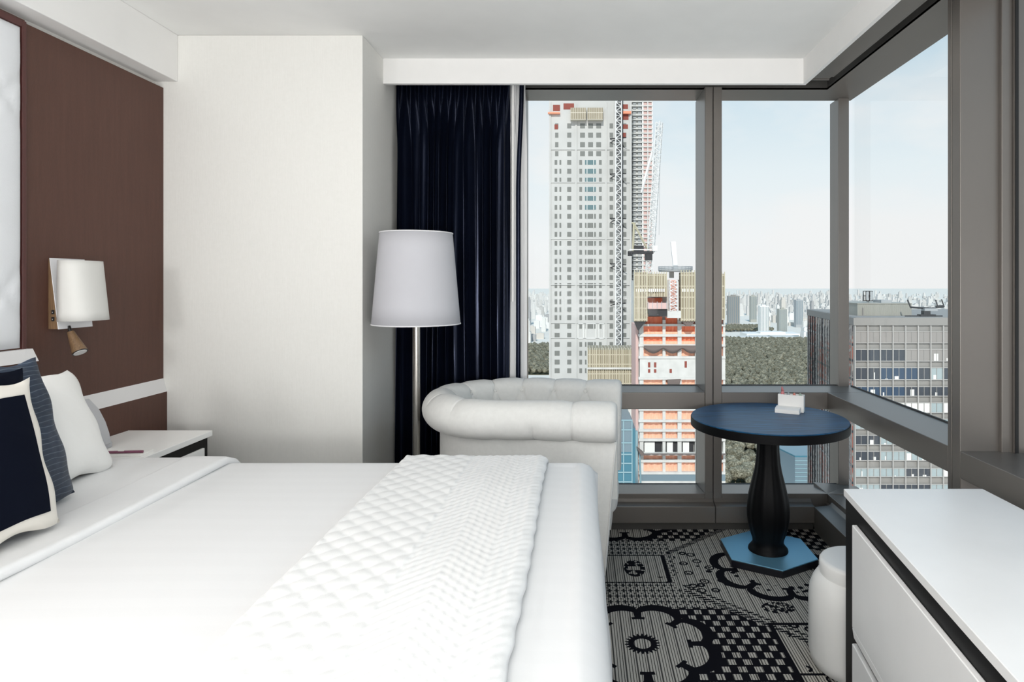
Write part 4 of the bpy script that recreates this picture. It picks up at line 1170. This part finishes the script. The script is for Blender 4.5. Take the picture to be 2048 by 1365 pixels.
for px in (1295, 1304, 1313, 1322, 1332): t.box(WX(px, 146) - .06, WX(px, 146) + .06, 144.7, 144.8, WZ(618, 146), WZ(603, 146))
part('cage_bars', 'greyfloor', t, cgx)

# tan scaffolded block in front of the tower's foot
YT = 170.0
tsb = thing('scaffolded_block', 'low block wrapped in tan scaffold mesh at the foot of the pale tower', 'building', (WX(1225, YT), YT + 6, GZ))
scaffold(tsb, 1176, 1274, 700, 735, YT, 12, 22)
scaffold(tsb, 1176, 1273, 738, 800, YT - .2, 12, 22)
part('ledge', 'conc2', MB().box(WX(1175, YT), WX(1275, YT), YT - .8, YT + 12, WZ(738.5, YT), WZ(735, YT)), tsb)
part('lower_storeys', 'conc2', MB().box(WX(1177, YT), WX(1272, YT), YT, YT + 12, GZ, WZ(800, YT)), tsb)

# ---- luffing tower crane -----------------------------------------------------
YC = 200.0; XCc = lambda p: WX(p, YC); ZCc = lambda p: WZ(p, YC)
cr = thing('tower_crane', 'white luffing tower crane with steep jib between the two towers', 'crane', (XCc(1297), YC, ZCc(600)))
part('mast', 'whitesteel', lattice(MB(), (XCc(1298), YC, ZCc(700)), (XCc(1298), YC, ZCc(512)), 1.8, 22, .13), cr)
part('slewing_unit', 'blacksteel', MB().box(XCc(1290), XCc(1304), YC - 1.2, YC + 1.2, ZCc(521), ZCc(508)), cr)
part('machinery_deck', 'blacksteel', MB().box(XCc(1256), XCc(1306), YC - 1.3, YC + 1.3, ZCc(508), ZCc(503)).box(XCc(1268), XCc(1287), YC - 1, YC + 1, ZCc(503), ZCc(492)).box(XCc(1256), XCc(1263), YC - 1.2, YC + 1.2, ZCc(512), ZCc(503)), cr)
part('deck_railing', 'whitesteel', MB().box(XCc(1258), XCc(1303), YC - 1.35, YC - 1.3, ZCc(501), ZCc(499)), cr)
part('cab', 'whitesteel', MB().box(XCc(1304), XCc(1314), YC - 1.2, YC + .4, ZCc(503), ZCc(492)), cr)
part('gantry', 'yellowsteel', MB().bar((XCc(1266), YC, ZCc(503)), (XCc(1268), YC, ZCc(447)), .35).bar((XCc(1268), YC, ZCc(448)), (XCc(1297), YC, ZCc(503)), .32).bar((XCc(1263), YC, ZCc(446)), (XCc(1271), YC, ZCc(447)), .3), cr)
part('jib', 'whitesteel', lattice(MB(), (XCc(1302), YC, ZCc(504)), (XCc(1319), YC, ZCc(246)), 1.9, 30, .13, up=Vector((0.3, 1, 0)))
     .bar((XCc(1297), YC, ZCc(490)), (XCc(1314), YC, ZCc(304)), .16).bar((XCc(1314), YC, ZCc(304)), (XCc(1320), YC, ZCc(242)), .2).bar((XCc(1284), YC, ZCc(372)), (XCc(1320), YC, ZCc(242)), .12), cr)
part('ropes', 'greyfloor', MB().bar((XCc(1268), YC, ZCc(448)), (XCc(1287), YC, ZCc(380)), .08).bar((XCc(1321), YC, ZCc(242)), (XCc(1318), YC, ZCc(470)), .06), cr)
part('strut', 'whitesteel', MB().bar((XCc(1283), YC, ZCc(386)), (XCc(1305), YC, ZCc(305)), .32), cr)

# ---- teal glass building, low left ------------------------------------------
YG = 118.0
tg = thing('teal_glass_building', 'teal glass building just left of the orange netted tower', 'building', (WX(1255, YG), YG + 8, GZ))
part('glass', 'curtglass', MB().box(WX(1180, YG), WX(1264, YG), YG, YG + 16, WZ(905, YG), WZ(842, YG)), tg)
part('glass', 'tealglass', MB().box(WX(1180, YG), WX(1264, YG), YG, YG + 16, GZ, WZ(905, YG)), tg)
part('side_glass', 'tealglass', MB().box(WX(1264, YG), WX(1271, YG) , YG + .2, YG + 15, GZ, WZ(858, YG)), tg)
t = MB()
for y in (841, 860, 886, 909, 927, 945, 964, 984): t.box(WX(1179, YG), WX(1265, YG), YG - .15, YG + .1, WZ(y, YG) - .12, WZ(y, YG) + .12)
for x in (1200, 1215, 1230, 1247, 1264): t.box(WX(x, YG) - .09, WX(x, YG) + .09, YG - .12, YG + .1, GZ, WZ(841, YG))
part('mullions', 'palemull', t, tg)
# ---- office block seen through the right windows ----------------------------
YQ = 132.0; XQ = lambda p: WX(p, YQ); ZQ = lambda p: WZ(p, YQ)
of = thing('office_block', 'grey office block with glazed bays seen through the right hand windows', 'building', (XQ(1880), YQ + 20, GZ))
ax_, bx_ = XQ(1708), XQ(2420)
far_ = (63.6, 176.0)
body = [(ax_, YQ + .3), (bx_, YQ + .3), (bx_, 178.0), (far_[0], far_[1])]
part('body', 'spandrel', MB().prism(body, GZ, ZQ(651), 'z'), of)
part('parapet', 'spandrel', MB().prism([(ax_ - .15, YQ - .15), (bx_, YQ - .15), (bx_, 178.2), (far_[0] - .15, far_[1])], ZQ(651), ZQ(636), 'z'), of)
part('roof', 'roofgrey', MB().prism([(ax_ + .5, YQ + .5), (bx_, YQ + .5), (bx_, 177.5), (far_[0] + .5, far_[1] - .5)], ZQ(636), ZQ(636) + .05, 'z'), of)
# side face with reflections painted into its colour
dx, dy = far_[0] - ax_, far_[1] - YQ
part('side_glazing', 'sideglass', MB().prism([(ax_ - .12, YQ + .6), (ax_ + .2, YQ + .6), (far_[0] + .2, far_[1] - .3), (far_[0] - .12, far_[1] - .3)], GZ, ZQ(652), 'z'), of)
t = MB(); t2 = MB()
for i in range(17):
    q = (i + .3) / 17
    (t2 if i in (4, 7, 10, 13, 14, 15) else t).box(ax_ + dx * q - .3, ax_ + dx * q - .05, YQ + dy * q - .12, YQ + dy * q + .12, -110, ZQ(651))
part('side_mullions', 'spandrel', t, of); part('side_fins', 'blacksteel', t2, of)
t = MB()
for ry in (690, 722, 760, 797, 832, 865, 900, 935, 968): t.prism([(ax_ - .18, YQ + .5), (ax_, YQ + .5), (far_[0], far_[1] - .3), (far_[0] - .18, far_[1] - .3)], ZQ(ry) - .25, ZQ(ry) + .25, 'z')
part('side_bands', 'offglass', t, of)
wr = [(663.3, 23), (699, 23.6), (735.8, 24), (773.6, 19), (806, 20), (838.5, 20), (871, 19), (903, 18.5), (937, 17), (969, 18), (1001, 18), (1033, 18), (1065, 18)]
pit = 25.17; x00 = 1709.5
def wmat(r, b):
    rs = random.Random(r * 31 + b)
    if r == 0: return 'blind'
    if r == 1: return 'offglass' if b < 3.5 else 'blind'
    if r == 2: return ['offglass', 'offglass', 'offblue', 'offblue', 'offblue', 'offglass', 'offpale'][b % 7]
    if r == 3: return 'offglass' if b > 3 else 'offblue'
    if r == 4: return 'offwhite' if b != 6 else 'offpale'
    if r == 5: return rs.choice(['offpale', 'offglass', 'offpale'])
    if r == 6: return rs.choice(['offpale', 'offglass'])
    if r == 7: return rs.choice(['offpale', 'offglass', 'offpale'])
    if r == 8: return rs.choice(['offwhite', 'offpale', 'offglass'])
    return rs.choice(['offglass', 'offpale'])
wprot = {}; restm = {}
nb_ = 14
for r, (yy, hh) in enumerate(wr):
    for b in range(28):
        x0, x1 = x00 + pit * b + 1.2, x00 + pit * (b + 1) - 1.2
        m = wmat(r, b)
        if r < 7 and b < nb_:
            key = (r, m)
            X0_ = XQ(x0)
            if key in wprot:
                o, ox = wprot[key]; c = cp(o, of); c.location = (o.location[0] + X0_ - ox, 0, 0)
            else:
                mb = MB().box(X0_, XQ(x1), YQ - .02, YQ + .28, ZQ(yy + hh), ZQ(yy))
                wprot[key] = (part('window', m, mb, of), X0_)
        else:
            restm.setdefault(m, MB()).box(XQ(x0), XQ(x1), YQ - .02, YQ + .28, ZQ(yy + hh), ZQ(yy))
for m, mb in restm.items():
    o = part('window', m, mb, of); o['kind'] = 'stuff'
t = MB(); t2 = MB(); t3 = MB()
for b in range(29):
    x = x00 + pit * b
    t.box(XQ(x) - .10, XQ(x) + .10, YQ - .30, YQ + .3, -110, ZQ(651.5))
    for yy, hh in wr: t2.box(XQ(x + pit / 2) - .06, XQ(x + pit / 2) + .06, YQ - .08, YQ, ZQ(yy + hh), ZQ(yy))
for yy, hh in wr: t3.box(XQ(x00), bx_, YQ - .12, YQ + .2, ZQ(yy) - .07, ZQ(yy) + .07).box(XQ(x00), bx_, YQ - .12, YQ + .2, ZQ(yy + hh) - .07, ZQ(yy + hh) + .07)
part('mullions', 'mullion', t, of); part('window_bars', 'spandrel', t2, of); part('sill_bands', 'mullion', t3, of)
rs = random.Random(5); t = MB()
for r, (yy, hh) in enumerate(wr):        # things on the sills and half drawn white blinds behind the panes
    if r < 1: continue
    for b in range(20):
        if rs.random() < .55:
            x0 = x00 + pit * b + rs.uniform(2, 13); w_ = rs.uniform(2, 9); h_ = rs.uniform(1.5, 8) if rs.random() < .6 else rs.uniform(8, 15)
            t.box(XQ(x0), XQ(x0 + w_), YQ - .05, YQ, ZQ(yy + hh - .6), ZQ(yy + hh - .6 - h_))
part('sill_clutter', 'offwhite', t, of)
YPn = 140.0
pt = thing('plant_room', 'pale corrugated plant room on the roof of the grey office block', 'plant room', (WX(1767, YPn), YPn + 6, ZQ(636)))
zr = ZQ(636) + .05
cl = MB().box(WX(1715, YPn), WX(1822, YPn), YPn, YPn + 14, zr, WZ(607, YPn))
for i in range(54): cl.box(WX(1716 + i * 2, YPn) , WX(1716.8 + i * 2, YPn), YPn - .1, YPn, zr + .1, WZ(607.5, YPn))
part('cladding', 'plant', cl, pt); part('door', 'spandrel', MB().box(WX(1724, YPn), WX(1727, YPn), YPn - .16, YPn, zr, WZ(616, YPn)), pt)
part('roof_hatch', 'greyfloor', MB().box(WX(1771, YPn), WX(1792, YPn), YPn + 2, YPn + 6, WZ(607, YPn), WZ(601, YPn)), pt)
part('coping', 'plant', MB().box(WX(1714, YPn), WX(1823, YPn), YPn - .2, YPn + 14.2, WZ(608, YPn), WZ(606.4, YPn)), pt)
an = thing('roof_antenna', 'dark boxy lattice antenna frame above the plant room', 'antenna', (WX(1738, 144), 144, WZ(607, YPn)))
a0, a1, z0, z1 = WX(1732, 144), WX(1745, 144), WZ(602, 144), WZ(583, 144)
t = MB()
for x in (a0, (a0 + a1) / 2, a1):
    for y in (144, 145.4): t.box(x - .07, x + .07, y - .07, y + .07, z0, z1)
for z in (z0, (z0 + z1) / 2, z1):
    for y in (144, 145.4): t.box(a0, a1, y - .07, y + .07, z - .07, z + .07)
part('frame', 'blacksteel', t, an); part('panels', 'greyfloor', MB().box(a0, a0 + .5, 143.85, 143.95, z0 + .2, z1 - .1).box(a1 - .5, a1, 143.85, 143.95, z0 + .2, z1 - .1), an)
part('mount', 'greyfloor', MB().box((a0 + a1) / 2 - .2, (a0 + a1) / 2 + .2, 144.4, 144.9, WZ(607, YPn), z0), an)
YR = 136.0; XR_ = lambda p: WX(p, YR); ZR = lambda p: WZ(p, YR)
rg = thing('window_washing_rig', 'dark window washing rig with two jib arms on the office roof edge', 'rig', (XR_(1850), YR, zr))
part('carriage', 'blacksteel', MB().box(XR_(1838), XR_(1868), YR - .8, YR + .8, zr, ZR(629)).box(XR_(1845), XR_(1858), YR - .6, YR + .6, ZR(629), ZR(622)), rg)
part('turret', 'greyfloor', MB().box(XR_(1846), XR_(1872), YR - .7, YR + .7, ZR(622), ZR(617)), rg)
part('arm', 'blacksteel', MB().bar((XR_(1821), YR, ZR(615)), (XR_(1872), YR, ZR(618)), .22).bar((XR_(1821), YR, ZR(615)), (XR_(1815), YR, ZR(600)), .16), rg)
part('arm', 'blacksteel', MB().bar((XR_(1872), YR, ZR(614)), (XR_(1888), YR, ZR(613)), .3).bar((XR_(1888), YR, ZR(613)), (XR_(1883), YR, ZR(599)), .14).bar((XR_(1875), YR, ZR(612)), (XR_(1871), YR, ZR(600)), .14), rg)
part('track', 'blacksteel', MB().bar((XR_(1810), YR, zr + .12), (XR_(1885), YR, zr + .12), .12), rg)
yr_ = 150.0
rr_ = thing('roof_railing', 'grey roof railing at the back corner of the office roof', 'railing', (WX(1700, yr_), yr_, zr))
t = MB()
for p in range(1690, 1716, 4): t.box(WX(p, yr_) - .06, WX(p, yr_) + .06, yr_ - .06, yr_ + .06, zr, zr + 3.0)
for z in (1.0, 2.0, 3.0): t.box(WX(1688, yr_), WX(1715, yr_), yr_ - .07, yr_ + .07, zr + z - .12, zr + z + .12)
part('rails', 'greyfloor', t, rr_)

# low blue building at the park edge
YB_ = 420.0
bb = thing('blue_office_building', 'low slate blue glass building at the edge of the park', 'building', (WX(1600, YB_), YB_ + 10, GZ))
part('glass', 'curtglass', MB().prism([(WX(1572, YB_), YB_ + 26), (WX(1590, YB_), YB_), (WX(1650, YB_), YB_), (WX(1650, YB_), YB_ + 40), (WX(1580, YB_), YB_ + 40)], GZ, WZ(915, YB_), 'z'), bb)
part('roof', 'tealglass', MB().prism([(WX(1572, YB_), YB_ + 26), (WX(1590, YB_), YB_), (WX(1650, YB_), YB_), (WX(1650, YB_), YB_ + 40), (WX(1580, YB_), YB_ + 40)], WZ(915, YB_), WZ(912, YB_), 'z'), bb)
t = MB()
for i in range(8): t.box(WX(1590, YB_), WX(1650, YB_), YB_ - .3, YB_, WZ(922 + i * 8, YB_) - .3, WZ(922 + i * 8, YB_) + .3)
part('floor_bands', 'palemull', t, bb)

# ---- ground, park, city -------------------------------------------------------
def ground_fn(T):
    x, y, z = T.pos('World')
    n = T.noise(T.vec(x, y, 0.0), 0.02, 5.0, 0.7); n2 = T.noise(T.vec(x, y, 0.0), 0.003, 3.0)
    return T.mix(n * .6 + n2 * .4, C(206, 201, 190), C(240, 235, 226))
M['ground'] = mat('city_ground', rough=1.0, spec=0.0, fn=ground_fn)
g = MB().prism([(-12000, 60), (20000, 60), (20000, 26000), (-12000, 26000)], GZ - 5, GZ, 'z')
struct(g, 'ground', M['ground'], fix=True)
M['lawn'] = mat('park_undergrowth', C(96, 94, 76), rough=1.0, spec=0.0)
struct(MB().prism([(85, 500), (215, 500), (760, 1990), (420, 1990)], GZ, GZ + .4, 'z').prism([(-235, 1380), (0, 1380), (0, 2080), (-355, 2080)], GZ, GZ + .4, 'z'), 'ground_park', M['lawn'])
def tree_fn(T):
    x, y, z = T.pos('World')
    n = T.noise(T.vec(x, y, z), 0.55, 6.0, 0.75); big = T.noise(T.vec(x, y, 0.0), 0.05, 2.0)
    f = T.ramp(n * .72 + big * .28, [(0.36, C(60, 58, 48)), (0.5, C(116, 113, 97)), (0.66, C(190, 186, 166))])
    return f
M['tree'] = mat('park_foliage', rough=1.0, spec=0.0, fn=tree_fn)
M['trunk'] = mat('trunk_bark', C(110, 100, 88), rough=1.0, spec=0.0)
def blob(sub, seed, amp):
    bm = bmesh.new(); bmesh.ops.create_icosphere(bm, subdivisions=sub, radius=1.0)
    rs = random.Random(seed); ks = [(Vector((rs.gauss(0, 1), rs.gauss(0, 1), rs.gauss(0, 1))).normalized(), rs.uniform(.5, 1)) for _ in range(22)]
    vs = []
    for v in bm.verts:
        d = v.co.normalized(); r = 0.78
        for q, w_ in ks: r = max(r, 0.78 + amp * w_ * max(0, (d.dot(q) - .72) / .28) ** .5)
        r += rs.uniform(-.09, .09)
        vs.append((d.x * r, d.y * r, d.z * r * .85))
    fs = [tuple(v.index for v in f.verts) for f in bm.faces]; bm.free(); return vs, fs
pts = []
rs = random.Random(11)
def proj(X, Y, z): return CX + X * F / Y, CY - (z - H) * F / Y
def in_park(X, Y):
    x, y = proj(X, Y, GZ + 10)
    if X > 0: return y > 676 or (x < 1545 and y > 632 + (x - 1445) * .26 and y < 660) 
    return y > 688
for Y in np.arange(520, 2900, 11.5):
    st = 11.5 + Y * 0.001
    for (q0, q1, ymin) in ((.17, .40, 520), (-.17, .0, 1380)):
        if Y < ymin: continue
        for X in np.arange(q0 * Y, q1 * Y, st):
            a, b = X + rs.uniform(-4.5, 4.5), Y + rs.uniform(-4.5, 4.5)
            if in_park(a, b) and rs.random() < .93:
                if 560 < a < 880 and 2195 < b < 2440: continue
                if math.hypot(a - 195, b - 800) < 26 or math.hypot(a - 150, b - 590) < 22: continue
                pts.append((b, a, rs.uniform(5.2, 6.8)))
pts.sort()
protoT = []
for i in range(5):
    vs, fs = blob(4, 40 + i, .42)
    mb = MB().add([(x * 7, y * 7, z * 7 + 11) for x, y, z in vs], fs).tube([(0, 0, 0), (0, 0, 8)], [.7, .45], 6)
    me_o = mb.build('park_tree', M['tree'], smooth=0)
    protoT.append(me_o)
used = set()
tl = 'grey green broadleaf tree in the woodland below, among the nearest crowns'
near = [p for p in pts if proj(p[1], p[0], GZ + 10)[1] > 690 or True][:300]
for n_, (Y, X, r) in enumerate(near):
    i = n_ % 5
    o = protoT[i] if i not in used else cp(protoT[i]); used.add(i)
    o.location = (X, Y, GZ); o.rotation_euler = (0, 0, rs.uniform(0, 6.28)); s_ = r / 7; o.scale = (s_, s_, s_ * rs.uniform(.9, 1.15))
    tag(o, tl, 'tree', 'nearest park trees')
vs_, fs_ = blob(2, 3, .4); va = np.array(vs_); fa = np.array(fs_)
far = pts[300:]
V = np.concatenate([va * [r * 1.0, r * 1.0, r * (0.75 + 0.6 * ((k_ * 0.618) % 1))] * np.random.RandomState(k_).uniform(.8, 1.2, va.shape) + [X, Y, GZ + 10] for k_, (Y, X, r) in enumerate(far)])
Fc = np.concatenate([fa + k_ * len(va) for k_ in range(len(far))])
o = MB().add([tuple(p) for p in V.tolist()], [tuple(f) for f in Fc.tolist()]).build('park_woodland', M['tree'], smooth=0, fix=False)
tag(o, 'grey green tree canopy of the park stretching away to the skyline', 'trees', kind='stuff')

def city_mat(name, a, b, w):
    def fn(T):
        x, y, z = T.pos('World')
        oi = T.node('ShaderNodeObjectInfo').outputs['Random']
        wn_ = ((z / 4.2).fract() < 0.42) & (((x + y * .6) / 5.0).fract() < 0.5)
        nn = T.noise(T.vec(x, y, 0.0), 0.012, 2.0)
        base = T.mix(nn, a, b)
        return T.mix(wn_ * 0.55, base, w)
    return mat(name, rough=0.9, spec=0.1, fn=fn)
CM = [city_mat('city_pale', C(212, 211, 206), C(240, 239, 236), C(150, 150, 148)), city_mat('city_warm', C(190, 184, 176), C(226, 222, 214), C(140, 136, 132)), city_mat('city_grey', C(150, 150, 150), C(190, 190, 190), C(112, 112, 114)), city_mat('city_mixed', C(150, 148, 144), C(244, 243, 240), C(140, 140, 140))]
cand = []
rs = random.Random(23)
for _ in range(11500):
    inv = rs.uniform(1 / 11000.0, 1 / 2150.0) ; Y = 1 / inv
    q = rs.choice([rs.uniform(-.13, -.03), rs.uniform(-.5, .2), rs.uniform(.19, .42), rs.uniform(.38, .75), rs.uniform(.2, .4)])
    X = q * Y
    x, y = proj(X, Y, GZ)
    if in_park(X, Y) or (X > 0 and 652 < y < 684 and x < 1608): continue
    if X > 0 and x < 1530 and y > 632: continue
    cand.append((Y, X))
cand.sort()
keep = []; cells = set()
SPC = [(WX(1466, 3000), 3000), (WX(1597, 2900), 2900), (WX(1527, 2500), 2500), (WX(1506, 3300), 3300), (WX(1564, 2450), 2450), (WX(2026, 2300), 2300)]
for Y, X in cand:
    c = (int(X // 44), int(Y // 44))
    if any((c[0] + i, c[1] + j) in cells for i in (-1, 0, 1) for j in (-1, 0, 1)): continue
    if any(abs(X - sx) < 60 and abs(Y - sy) < 60 for sx, sy in SPC): continue
    cells.add(c); keep.append((Y, X))
def hgt(Y, X):
    r = rs.random()
    h = rs.uniform(16, 46)
    if r > .80: h = rs.uniform(50, 90)
    if r > .955: h = rs.uniform(90, 140)
    return h * (1.0 if Y < 5000 else .8)
def bld(mb, X, Y, w, d, h):
    z = GZ
    if h > 45:
        mb.box(X - w / 2, X + w / 2, Y - d / 2, Y + d / 2, z, z + h * .45).box(X - w * .4, X + w * .4, Y - d * .4, Y + d * .4, z + h * .45, z + h * .9).box(X - w * .3, X + w * .3, Y - d * .3, Y + d * .3, z + h * .9, z + h)
    else:
        mb.box(X - w / 2, X + w / 2, Y - d / 2, Y + d / 2, z, z + h * .9).box(X - w * .2, X + w * .25, Y - d * .2, Y + d * .2, z + h * .9, z + h).box(X - w / 2, X + w / 2, Y - d / 2, Y - d / 2 + .6, z + h * .9, z + h * .9 + 1.2)
    return mb
vis = [p for p in keep if -.13 < p[1] / p[0] < -.03 or p[1] / p[0] > .19]
ind = vis[:240]; si = set(ind); restb = [p for p in keep if p not in si]
for n_, (Y, X) in enumerate(ind):
    h = hgt(Y, X); w, d = rs.uniform(18, 38), rs.uniform(16, 36)
    o = bld(MB(), X, Y, w, d, h).build('city_building', CM[rs.choice([0, 0, 0, 1, 1, 2])], fix=False)
    side = 'left of the pale tower' if X < 0 else ('behind the park' if X / Y < .37 else 'beyond the office roof')
    kind_ = 'tall stepped' if h > 45 else 'low flat roofed'
    tag(o, '%s pale building in the distant skyline %s' % (kind_, side), 'building', '%s skyline buildings %s' % (kind_, side))
mbs = MB()
for Y, X in restb: bld(mbs, X, Y, rs.uniform(18, 40), rs.uniform(16, 40), hgt(Y, X))
V0 = MB()
mid = MB(); rs2 = random.Random(77)
for gx in range(-620, -18, 46):
    for gy in range(300, 1360, 62):
        X, Y = gx + rs2.uniform(-6, 6), gy + rs2.uniform(-8, 8)
        hmax = 196 - 190 * Y / F
        if hmax < 8 or X > -18 - 14: continue
        bld(mid, X, Y, rs2.uniform(24, 36), rs2.uniform(34, 48), min(hmax, rs2.uniform(18, 75)))
o = mid.build('street_blocks', CM[1], fix=False)
tag(o, 'mass of lower city blocks far below, left of the pale tower', 'city', kind='stuff')
o = mbs.build('distant_city', CM[3], fix=False)
tag(o, 'mass of tiny pale far buildings reaching to the hazy horizon', 'city', kind='stuff')
# a few that stand out
def special(name_, x0, x1, yt, Y, m, label):
    h = WZ(yt, Y) - GZ
    o = thing(name_, label, 'building', (WX((x0 + x1) / 2, Y), Y, GZ))
    part('body', m, MB().box(WX(x0, Y), WX(x1, Y), Y - 14, Y + 14, GZ, GZ + h), o)
    b = MB()
    for i in range(6): b.box(WX(x0 + (x1 - x0) * (i + .2) / 6, Y), WX(x0 + (x1 - x0) * (i + .5) / 6, Y), Y - 14.6, Y - 14, GZ + h * .1, GZ + h * .97)
    part('window_strips', 'curtglass', b, o)
    part('bulkhead', m, MB().box(WX(x0 + (x1 - x0) * .3, Y), WX(x0 + (x1 - x0) * .7, Y), Y - 6, Y + 6, GZ + h, GZ + h + 5), o)
special('skyline_tower', 1455, 1478, 592, 3000, 'spandrel', 'broad grey slab tower in the skyline near the window mullion')
special('skyline_tower', 1590, 1604, 600, 2900, 'greyfloor', 'dark grey slim tower in the skyline left of the office roof')
special('skyline_tower', 1518, 1536, 612, 2500, 'offwhite', 'bright white block rising over the trees at the park edge')
special('skyline_tower', 1500, 1512, 592, 3300, 'plant', 'thin beige tower rising in the middle of the skyline')
special('skyline_tower', 1556, 1572, 618, 2450, 'plant', 'short beige tower standing on the far edge of the park')
special('skyline_tower', 2018, 2034, 602, 2300, 'offwhite', 'white tower seen at the right edge beyond the office roof')
mu_ = thing('museum', 'long low white roofed building at the far edge of the park woodland', 'building', (WX(1545, 2330), 2330, GZ))
part('hall', 'offwhite', MB().box(WX(1492, 2330), WX(1600, 2330), 2320, 2420, GZ, GZ + 16).box(WX(1520, 2330), WX(1570, 2330), 2325, 2380, GZ + 16, GZ + 22), mu_)
part('wing', 'conc2', MB().box(WX(1480, 2250), WX(1540, 2250), 2235, 2300, GZ, GZ + 11).box(WX(1545, 2250), WX(1590, 2250), 2215, 2290, GZ, GZ + 12), mu_)
part('windows', 'curtglass', MB().box(WX(1496, 2330), WX(1596, 2330), 2319, 2320, GZ + 6, GZ + 10), mu_)

# ================================================================== SKY, SUN, ADDED FILL LIGHTS, CAMERA
w = bpy.data.worlds.new('sky'); S.world = w; w.use_nodes = True
T = NT(w.node_tree); bg = w.node_tree.nodes['Background']
x, y, z = T.pos('Generated')
el = T.m('MAXIMUM', z, 0.0)
grad = T.ramp(el, [(0.0, C(236, 236, 236)), (0.07, C(237, 239, 240)), (0.17, C(226, 235, 239)), (0.30, C(202, 221, 232)), (0.5, C(150, 190, 220)), (1.0, C(128, 172, 210))])
cl = T.noise(T.vec(x * 2.2, y * 2.2, z * 5.0), 1.5, 5.0, 0.55)
cm = T.ramp(cl, [(0.46, (0, 0, 0, 1)), (0.62, (1, 1, 1, 1))])
fade = T.m('SUBTRACT', 1.0, T.m('MULTIPLY', el, 1.7, clamp=True))
sky = T.mix(T.m('MULTIPLY', E(T, cm.s), fade), grad, C(238, 238, 238))
T.link(sky, bg.inputs['Color']); bg.inputs['Strength'].default_value = 1.0

def light(kind, name, loc, rot=(0, 0, 0), **kw):
    L = bpy.data.lights.new(name, kind)
    for k_, v in kw.items(): setattr(L, k_, v)
    o = bpy.data.objects.new(name, L); COL.objects.link(o); o.location = loc; o.rotation_euler = rot; return o
sun = light('SUN', 'sun', (0, -50, 200), energy=3.0, angle=0.03, color=(1.0, 0.965, 0.91))
sun.rotation_euler = Vector((0.10, 0.80, -0.60)).to_track_quat('-Z', 'Y').to_euler()
light('AREA', 'added_ceiling_fill', (-0.5, 0.1, ZC - .03), shape='RECTANGLE', size=1.8, size_y=1.8, energy=5)  # unseen fill added under the ceiling to brighten the room
light('AREA', 'added_ceiling_fill', (-0.4, -1.6, ZC - .03), shape='RECTANGLE', size=2.4, size_y=1.4, energy=14)  # second added ceiling fill, behind the camera
light('AREA', 'added_rear_fill', (-0.3, -2.5, 1.5), rot=(math.radians(100), 0, 0), shape='RECTANGLE', size=3.0, size_y=1.8, energy=72)  # unseen fill added at the rear to brighten the pier and walls
light('AREA', 'added_up_fill', (0.3, -0.7, 1.15), rot=(math.radians(180 - 24), 0, 0), shape='RECTANGLE', size=1.4, size_y=0.8, energy=60)  # unseen fill added behind the camera, aimed up to lift the ceiling
light('POINT', 'added_left_fill', (-1.75, 0.1, 1.55), energy=32, shadow_soft_size=0.12)  # unseen fill added on the left to brighten the dresser front

cam_d = bpy.data.cameras.new('camera'); cam = bpy.data.objects.new('camera', cam_d); COL.objects.link(cam)
cam.location = (0, 0, H); cam.rotation_euler = (math.radians(90), 0, 0)
cam_d.sensor_width = 36.0; cam_d.lens = F / 2048 * 36.0
cam_d.shift_x = -(CX - 1024) / 2048.0; cam_d.shift_y = (CY - 682.5) / 2048.0
cam_d.clip_start = 0.05; cam_d.clip_end = 60000
S.camera = cam
S.view_settings.view_transform = 'Standard'; S.view_settings.look = 'None'
S.view_settings.exposure = 0.1; S.view_settings.gamma = 1.0
S.cycles.use_denoising = True
S.cycles.max_bounces = 10; S.cycles.transparent_max_bounces = 12; S.cycles.diffuse_bounces = 5
S.cycles.caustics_reflective = False; S.cycles.caustics_refractive = False
